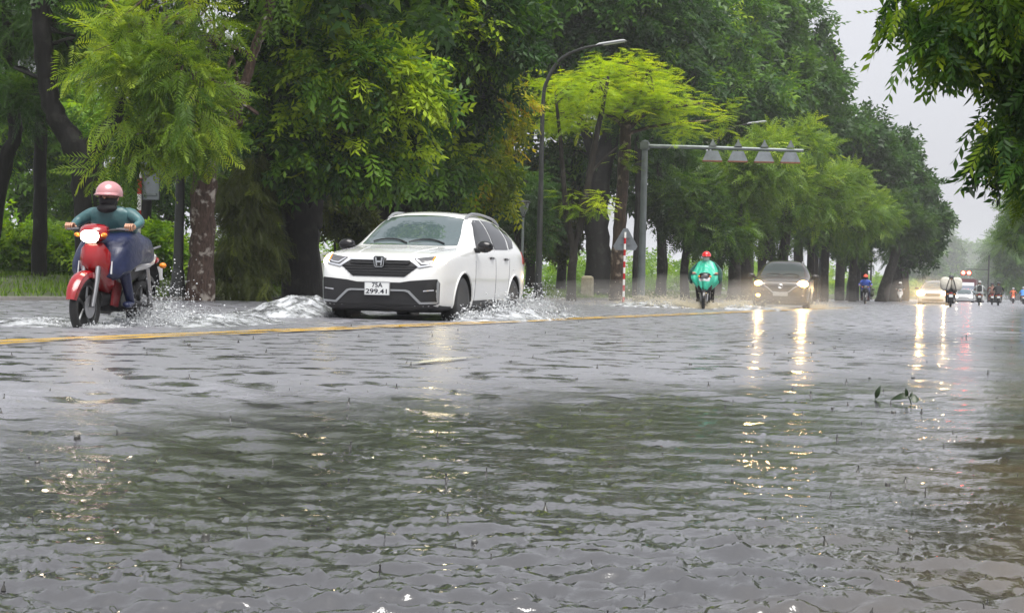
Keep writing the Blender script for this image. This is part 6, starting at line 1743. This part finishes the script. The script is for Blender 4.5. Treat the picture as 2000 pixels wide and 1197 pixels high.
#  x, y, n, out, back, up, spread, tmax, size
spray(suv, 'spray', 'white spray thrown up by the wheels of the white SUV',
      [(0.95, 0.8, 7000, 0.5, 1.2, 1.2, 0.9, 0.30, 0.0055), (0.98, 2.2, 14000, 0.55, 1.5, 1.6, 1.3, 0.40, 0.006), (0.98, 3.6, 14000, 0.7, 2.2, 1.9, 1.2, 0.40, 0.006), (1.0, 4.6, 14000, 0.9, 3.0, 1.1, 1.5, 0.42, 0.005), (1.3, 2.6, 16000, 1.0, 2.5, 0.7, 2.0, 0.25, 0.005),
       (-1.0, 0.6, 7000, -1.6, 1.0, 1.2, 0.8, 0.4, 0.005), (-1.3, 0.4, 8000, -2.6, 0.6, 0.8, 0.6, 0.35, 0.0045)], M_DROP)
spray(moto, 'spray', 'spray kicked up by the red motorcycle wheels',
      [(0.12, 0.5, 9000, 0.5, 0.8, 1.9, 0.5, 0.36, 0.0036), (0.1, 0.1, 6000, 0.4, 0.8, 1.2, 0.5, 0.33, 0.0036), (0.15, 1.2, 11000, 0.7, 2.0, 1.2, 1.0, 0.45, 0.0034), (0.1, -0.6, 5000, 0.4, 0.5, 0.6, 0.4, 0.22, 0.003), (0.3, 1.9, 9000, 1.0, 2.4, 0.6, 1.2, 0.35, 0.0034),
       (-0.15, -0.5, 7000, -1.4, 0.3, 0.6, 0.4, 0.3, 0.0034), (-0.5, -0.5, 7000, -2.0, 0.2, 0.3, 0.4, 0.25, 0.0034)], M_DROP)
spray(m2, 'spray', 'tan spray fanning out either side of the green poncho rider',
      [(-0.15, -0.5, 16000, -4.0, 0.5, 1.9, 0.8, 0.45, 0.005), (-0.15, 0.0, 16000, -5.5, 0.8, 1.5, 0.8, 0.45, 0.005), (0.15, -0.5, 14000, 3.4, 0.8, 1.7, 0.8, 0.45, 0.005), (0.15, -0.55, 6000, 0.7, 0.2, 1.2, 0.3, 0.25, 0.005), (-0.15, -0.55, 6000, -0.7, 0.2, 1.2, 0.3, 0.25, 0.005)], M_DROPW)
spray(car2, 'spray', 'pale spray around the wheels of the black SUV',
      [(0.95, 0.9, 9000, 1.6, 0.8, 1.4, 0.8, 0.4, 0.006), (-0.95, 0.9, 9000, -1.6, 0.8, 1.4, 0.8, 0.4, 0.006), (0, -0.2, 6000, 0.3, -0.4, 0.6, 0.6, 0.25, 0.005)], M_DROPW)
# fine mist over the spray, more added at lamps for glow, lit by the headlamps
def mist(name, label, c, r, dens):
    m = MB(); m.ell((0, 0, 0), r, 28, 14)
    g = np.random.default_rng(int(c[0] * 10) & 255)
    m.v = [tuple(Vector(v) * (1 + 0.10 * math.sin(v[0] * 2.1 + c[0]) + 0.08 * math.sin(v[1] * 2.7))) for v in m.v]
    mt = bpy.data.materials.new(name); mt.use_nodes = True
    t = mt.node_tree; t.nodes.clear()
    o = t.nodes.new('ShaderNodeOutputMaterial'); v = t.nodes.new('ShaderNodeVolumePrincipled')
    v.inputs['Color'].default_value = (0.97, 0.95, 0.90, 1); v.inputs['Density'].default_value = dens
    v.inputs['Anisotropy'].default_value = 0.3
    t.links.new(v.outputs[0], o.inputs['Volume'])
    return tag(m.build(name, mt, None, True, 180, Vector((c[0], c[1], c[2]))), label, None, None, 'stuff')
p = gnd(1385, 45.5); mist('spray_mist', 'tan mist drifting round the green poncho rider', (p.x - 0.8, p.y + 0.6, 0.1), (4.6, 1.8, 0.8), 0.07)
p = gnd(1530, 50); mist('spray_mist', 'golden mist hanging round the black SUV headlamps', (p.x, p.y + 0.3, 0.15), (2.6, 2.2, 0.62), 0.035)
p = gnd(1527, 49.2); mist('spray_mist', 'small added mist giving the black SUV lamps a golden halo', (p.x, p.y - 0.2, 0.62), (1.5, 0.9, 0.62), 0.035)  # mist volume added to put a halo round the lamps
p = gnd(1815, 91); mist('spray_mist', 'added mist glowing golden in front of the dazzling pale car', (p.x - 0.3, p.y - 0.6, 0.6), (2.0, 1.6, 1.1), 0.07)  # mist volume added so these headlamps show a glow

# bow waves: foaming mounds of water pushed aside
def foam_mat():
    m = bpy.data.materials.new('foaming_water'); m.use_nodes = True
    t = m.node_tree; b = t.nodes['Principled BSDF']
    tc = t.nodes.new('ShaderNodeTexCoord'); nz = t.nodes.new('ShaderNodeTexNoise'); nz.inputs['Scale'].default_value = 5; nz.inputs['Detail'].default_value = 8
    nz.inputs['Roughness'].default_value = 0.7
    t.links.new(tc.outputs['Object'], nz.inputs['Vector'])
    cr = t.nodes.new('ShaderNodeValToRGB')
    cr.color_ramp.elements[0].position = 0.38; cr.color_ramp.elements[0].color = (0.12, 0.125, 0.13, 1)
    cr.color_ramp.elements[1].position = 0.62; cr.color_ramp.elements[1].color = (0.50, 0.52, 0.55, 1)
    t.links.new(nz.outputs[0], cr.inputs[0]); t.links.new(cr.outputs[0], b.inputs['Base Color'])
    b.inputs['Roughness'].default_value = 0.18
    ca = t.nodes.new('ShaderNodeMapRange'); ca.inputs[1].default_value = 0.36; ca.inputs[2].default_value = 0.56; ca.inputs[3].default_value = 0.25
    t.links.new(nz.outputs[0], ca.inputs[0]); t.links.new(ca.outputs[0], b.inputs['Alpha'])
    bp = t.nodes.new('ShaderNodeBump'); bp.inputs['Strength'].default_value = 0.45; bp.inputs['Distance'].default_value = 0.05
    t.links.new(nz.outputs[0], bp.inputs['Height']); t.links.new(bp.outputs[0], b.inputs['Normal'])
    return m
M_FOAM = foam_mat()
def mound(name, label, root, x0, x1, y0, y1, h, seed, nx=70, ny=50, px=0.35):
    "a heap of water, highest at the vehicle's side (x0) and running out at x1"
    g = np.random.default_rng(seed)
    tp, _ = local(root)
    u, v = np.meshgrid(np.linspace(0, 1, nx), np.linspace(0, 1, ny), indexing='ij')
    env = np.sin(np.pi * v) ** 0.8 * np.where(u < px, np.sin(u / px * np.pi / 2) ** 0.7, np.cos((u - px) / (1 - px) * np.pi / 2) ** 1.6)
    X = x0 + (x1 - x0) * u; Y = y0 + (y1 - y0) * v
    z = np.zeros_like(u)
    for k in range(26):
        f = g.uniform(4, 34); th = g.uniform(0, 6.283)
        z += np.sin(f * (X * math.cos(th) + Y * math.sin(th)) + g.uniform(0, 6.283)) / f ** 0.75
    Z = h * env * (1 + 0.2 * z) + g.normal(size=u.shape) * 0.006 * env - 0.02 * (env < 0.03) - 0.006
    P = tp(np.stack([X, Y, Z], -1).reshape(-1, 3))
    i = (np.arange(nx - 1)[:, None] * ny + np.arange(ny - 1)[None, :]).ravel()
    me = np_mesh(name, P, np.stack([i, i + 1, i + ny + 1, i + ny], -1), True)
    return tag(link_mesh(name, me, M_FOAM), label, None, None, 'stuff')
mound('bow_wave', 'foaming wave pushed left by the front of the white SUV', suv, -0.80, -2.35, -0.5, 2.2, 0.27, 3)
mound('bow_wave', 'low foaming wave along the near side of the white SUV', suv, 0.88, 1.75, 0.2, 6.2, 0.15, 4)
mound('bow_wave', 'thin foaming wake behind the red motorcycle', moto, 0.05, 0.95, 0.2, 3.6, 0.10, 5)
mound('bow_wave', 'thin foaming wave left of the red motorcycle front wheel', moto, -0.05, -1.5, -1.0, 0.6, 0.07, 6)
mound('bow_wave', 'tan wave fanning left of the green poncho rider', m2, -0.1, -3.4, -0.9, 1.2, 0.16, 7)
mound('bow_wave', 'tan wave fanning right of the green poncho rider', m2, 0.1, 2.4, -0.9, 1.2, 0.14, 8)

# raindrop splashes standing on the near water
def rain_splashes():
    g = np.random.default_rng(12)
    mb_v, mb_f = [], []
    fx, fy, rx, ry = -math.sin(YAW), math.cos(YAW), math.cos(YAW), math.sin(YAW)
    off = 0
    for k in range(420):
        D = 1.5 + 24 * g.random() ** 1.5
        t = g.uniform(-0.36, 0.36)
        x, y = D * fx + D * t * rx, D * fy + D * t * ry
        hgt = 0.005 + 0.017 * g.random() ** 1.7 * (0.6 + min(D, 12) / 12); r = hgt * g.uniform(0.12, 0.22)
        kind = g.random()
        n = 8
        if kind < 0.8:      # a jet with a bead on top
            prof = [(r * 2.6, -0.004), (r * 1.5, hgt * 0.18), (r * 0.7, hgt * 0.45), (r * 0.45, hgt * 0.72), (r * 0.8, hgt * 0.84), (r * 0.7, hgt * 0.96), (r * 0.05, hgt * 1.03)]
        elif kind < 2:    # a crown
            w = hgt * 0.5; hgt *= 0.7
            prof = [(w * 1.25, -0.004), (w * 0.95, hgt * 0.2), (w * 1.02, hgt * 0.5), (w * 0.95, hgt * 0.5), (w * 0.86, hgt * 0.18), (w * 0.7, 0.0)]
        else:                # a bubble
            w = hgt * 0.6
            prof = [(w * math.cos(a), w * 0.85 * math.sin(a)) for a in np.linspace(-0.1, 1.55, 6)]
        lx, ly = g.normal(size=2) * 0.12 * hgt
        vs_ = []
        for q, (rr, h) in enumerate(prof):
            for j in range(n):
                a = 6.283 * j / n
                hh = h * (1 + (0.45 * math.sin(a * 2.6 + k) if (0.8 <= kind < 2 and h > hgt * 0.3) else 0))
                vs_.append((x + rr * math.cos(a) + lx * h / hgt, y + rr * math.sin(a) + ly * h / hgt, hh))
        for q in range(len(prof) - 1):
            for j in range(n):
                j2 = (j + 1) % n
                mb_f.append((off + q * n + j, off + q * n + j2, off + (q + 1) * n + j2, off + (q + 1) * n + j))
        mb_v += vs_; off += len(vs_)
    V = np.array(mb_v)
    V[:, 2] += wave_height(V[:, 0], V[:, 1], np.full(len(V), 0.05)) * 0.8
    me = np_mesh('rain_splashes', V, np.array(mb_f), True)
    tag(link_mesh('rain_splashes', me, pbr('splash_water', (0.06, 0.06, 0.055), 0.04, ior=1.4, trans=0.25)), 'small splashes where raindrops hit the flood water', None, None, 'stuff')
rain_splashes()

# floating leaves
M_FLEAF = pbr('floating_leaf', (0.012, 0.026, 0.006), 0.35)
def leaf_blade(mb, base, tip, width, up, n=7):
    base, tip, up = Vector(base), Vector(tip), Vector(up).normalized()
    d = (tip - base); s = d.cross(up).normalized()
    vs_ = []
    for i in range(n):
        t = i / (n - 1); w = width * math.sin(math.pi * t ** 0.8) * (1 - 0.2 * t)
        c = base + d * t + up * (0.12 * d.length * math.sin(math.pi * t))
        for q, dz in ((-1, 0.0), (0, -0.003), (1, 0.0)): vs_.append(c + s * (w * q) + up * (abs(q) * w * 0.25))
        for q in (1, 0, -1): vs_.append(c + s * (w * q) + up * (abs(q) * w * 0.25 - 0.0015))
    fs_ = []
    for i in range(n - 1):
        for k in range(6):
            k2 = (k + 1) % 6
            fs_.append((i * 6 + k, i * 6 + k2, (i + 1) * 6 + k2, (i + 1) * 6 + k))
    mb.add(vs_, fs_)
p = gnd(1769, 7.3, 0.0); p.z = 0.012
sp_ = empty('floating_sprig', p, 0, 'dark sprig of leaves floating on the water at the right', 'sprig')
for (a, b_, w) in (((0.03, 0, 0.03), (-0.055, 0.01, 0.004), 0.018), ((0.035, 0, 0.012), (0.075, 0.015, 0.012), 0.026), ((0.02, 0, 0.02), (0.012, -0.01, 0.065), 0.010), ((0.03, 0.01, 0.02), (0.045, 0.02, 0.05), 0.006)):
    m = MB(); leaf_blade(m, a, b_, w, (0.2, -0.8, 0.6)); m.build('leaf', M_FLEAF, sp_)
m = MB(); m.tube([(0.04, 0, -0.01), (0.03, 0, 0.02), (0.02, 0, 0.035)], 0.003, 6); m.build('stem', M_FLEAF, sp_)
p = gnd(1716, 7.5, 0.0); p.z = 0.01
sp_ = empty('floating_leaf', p, 0, 'single dark leaf standing upright in the water at the right', 'leaf')
m = MB(); leaf_blade(m, (0, 0, 0), (0.022, 0, 0.065), 0.013, (0, -1, 0.1)); m.build('blade', M_FLEAF, sp_)
m = MB(); m.tube([(0, 0, 0.002), (-0.002, 0, -0.004), (0.006, 0, -0.012)], 0.0018, 5); m.build('stem', M_FLEAF, sp_)
# short white dashes between lanes
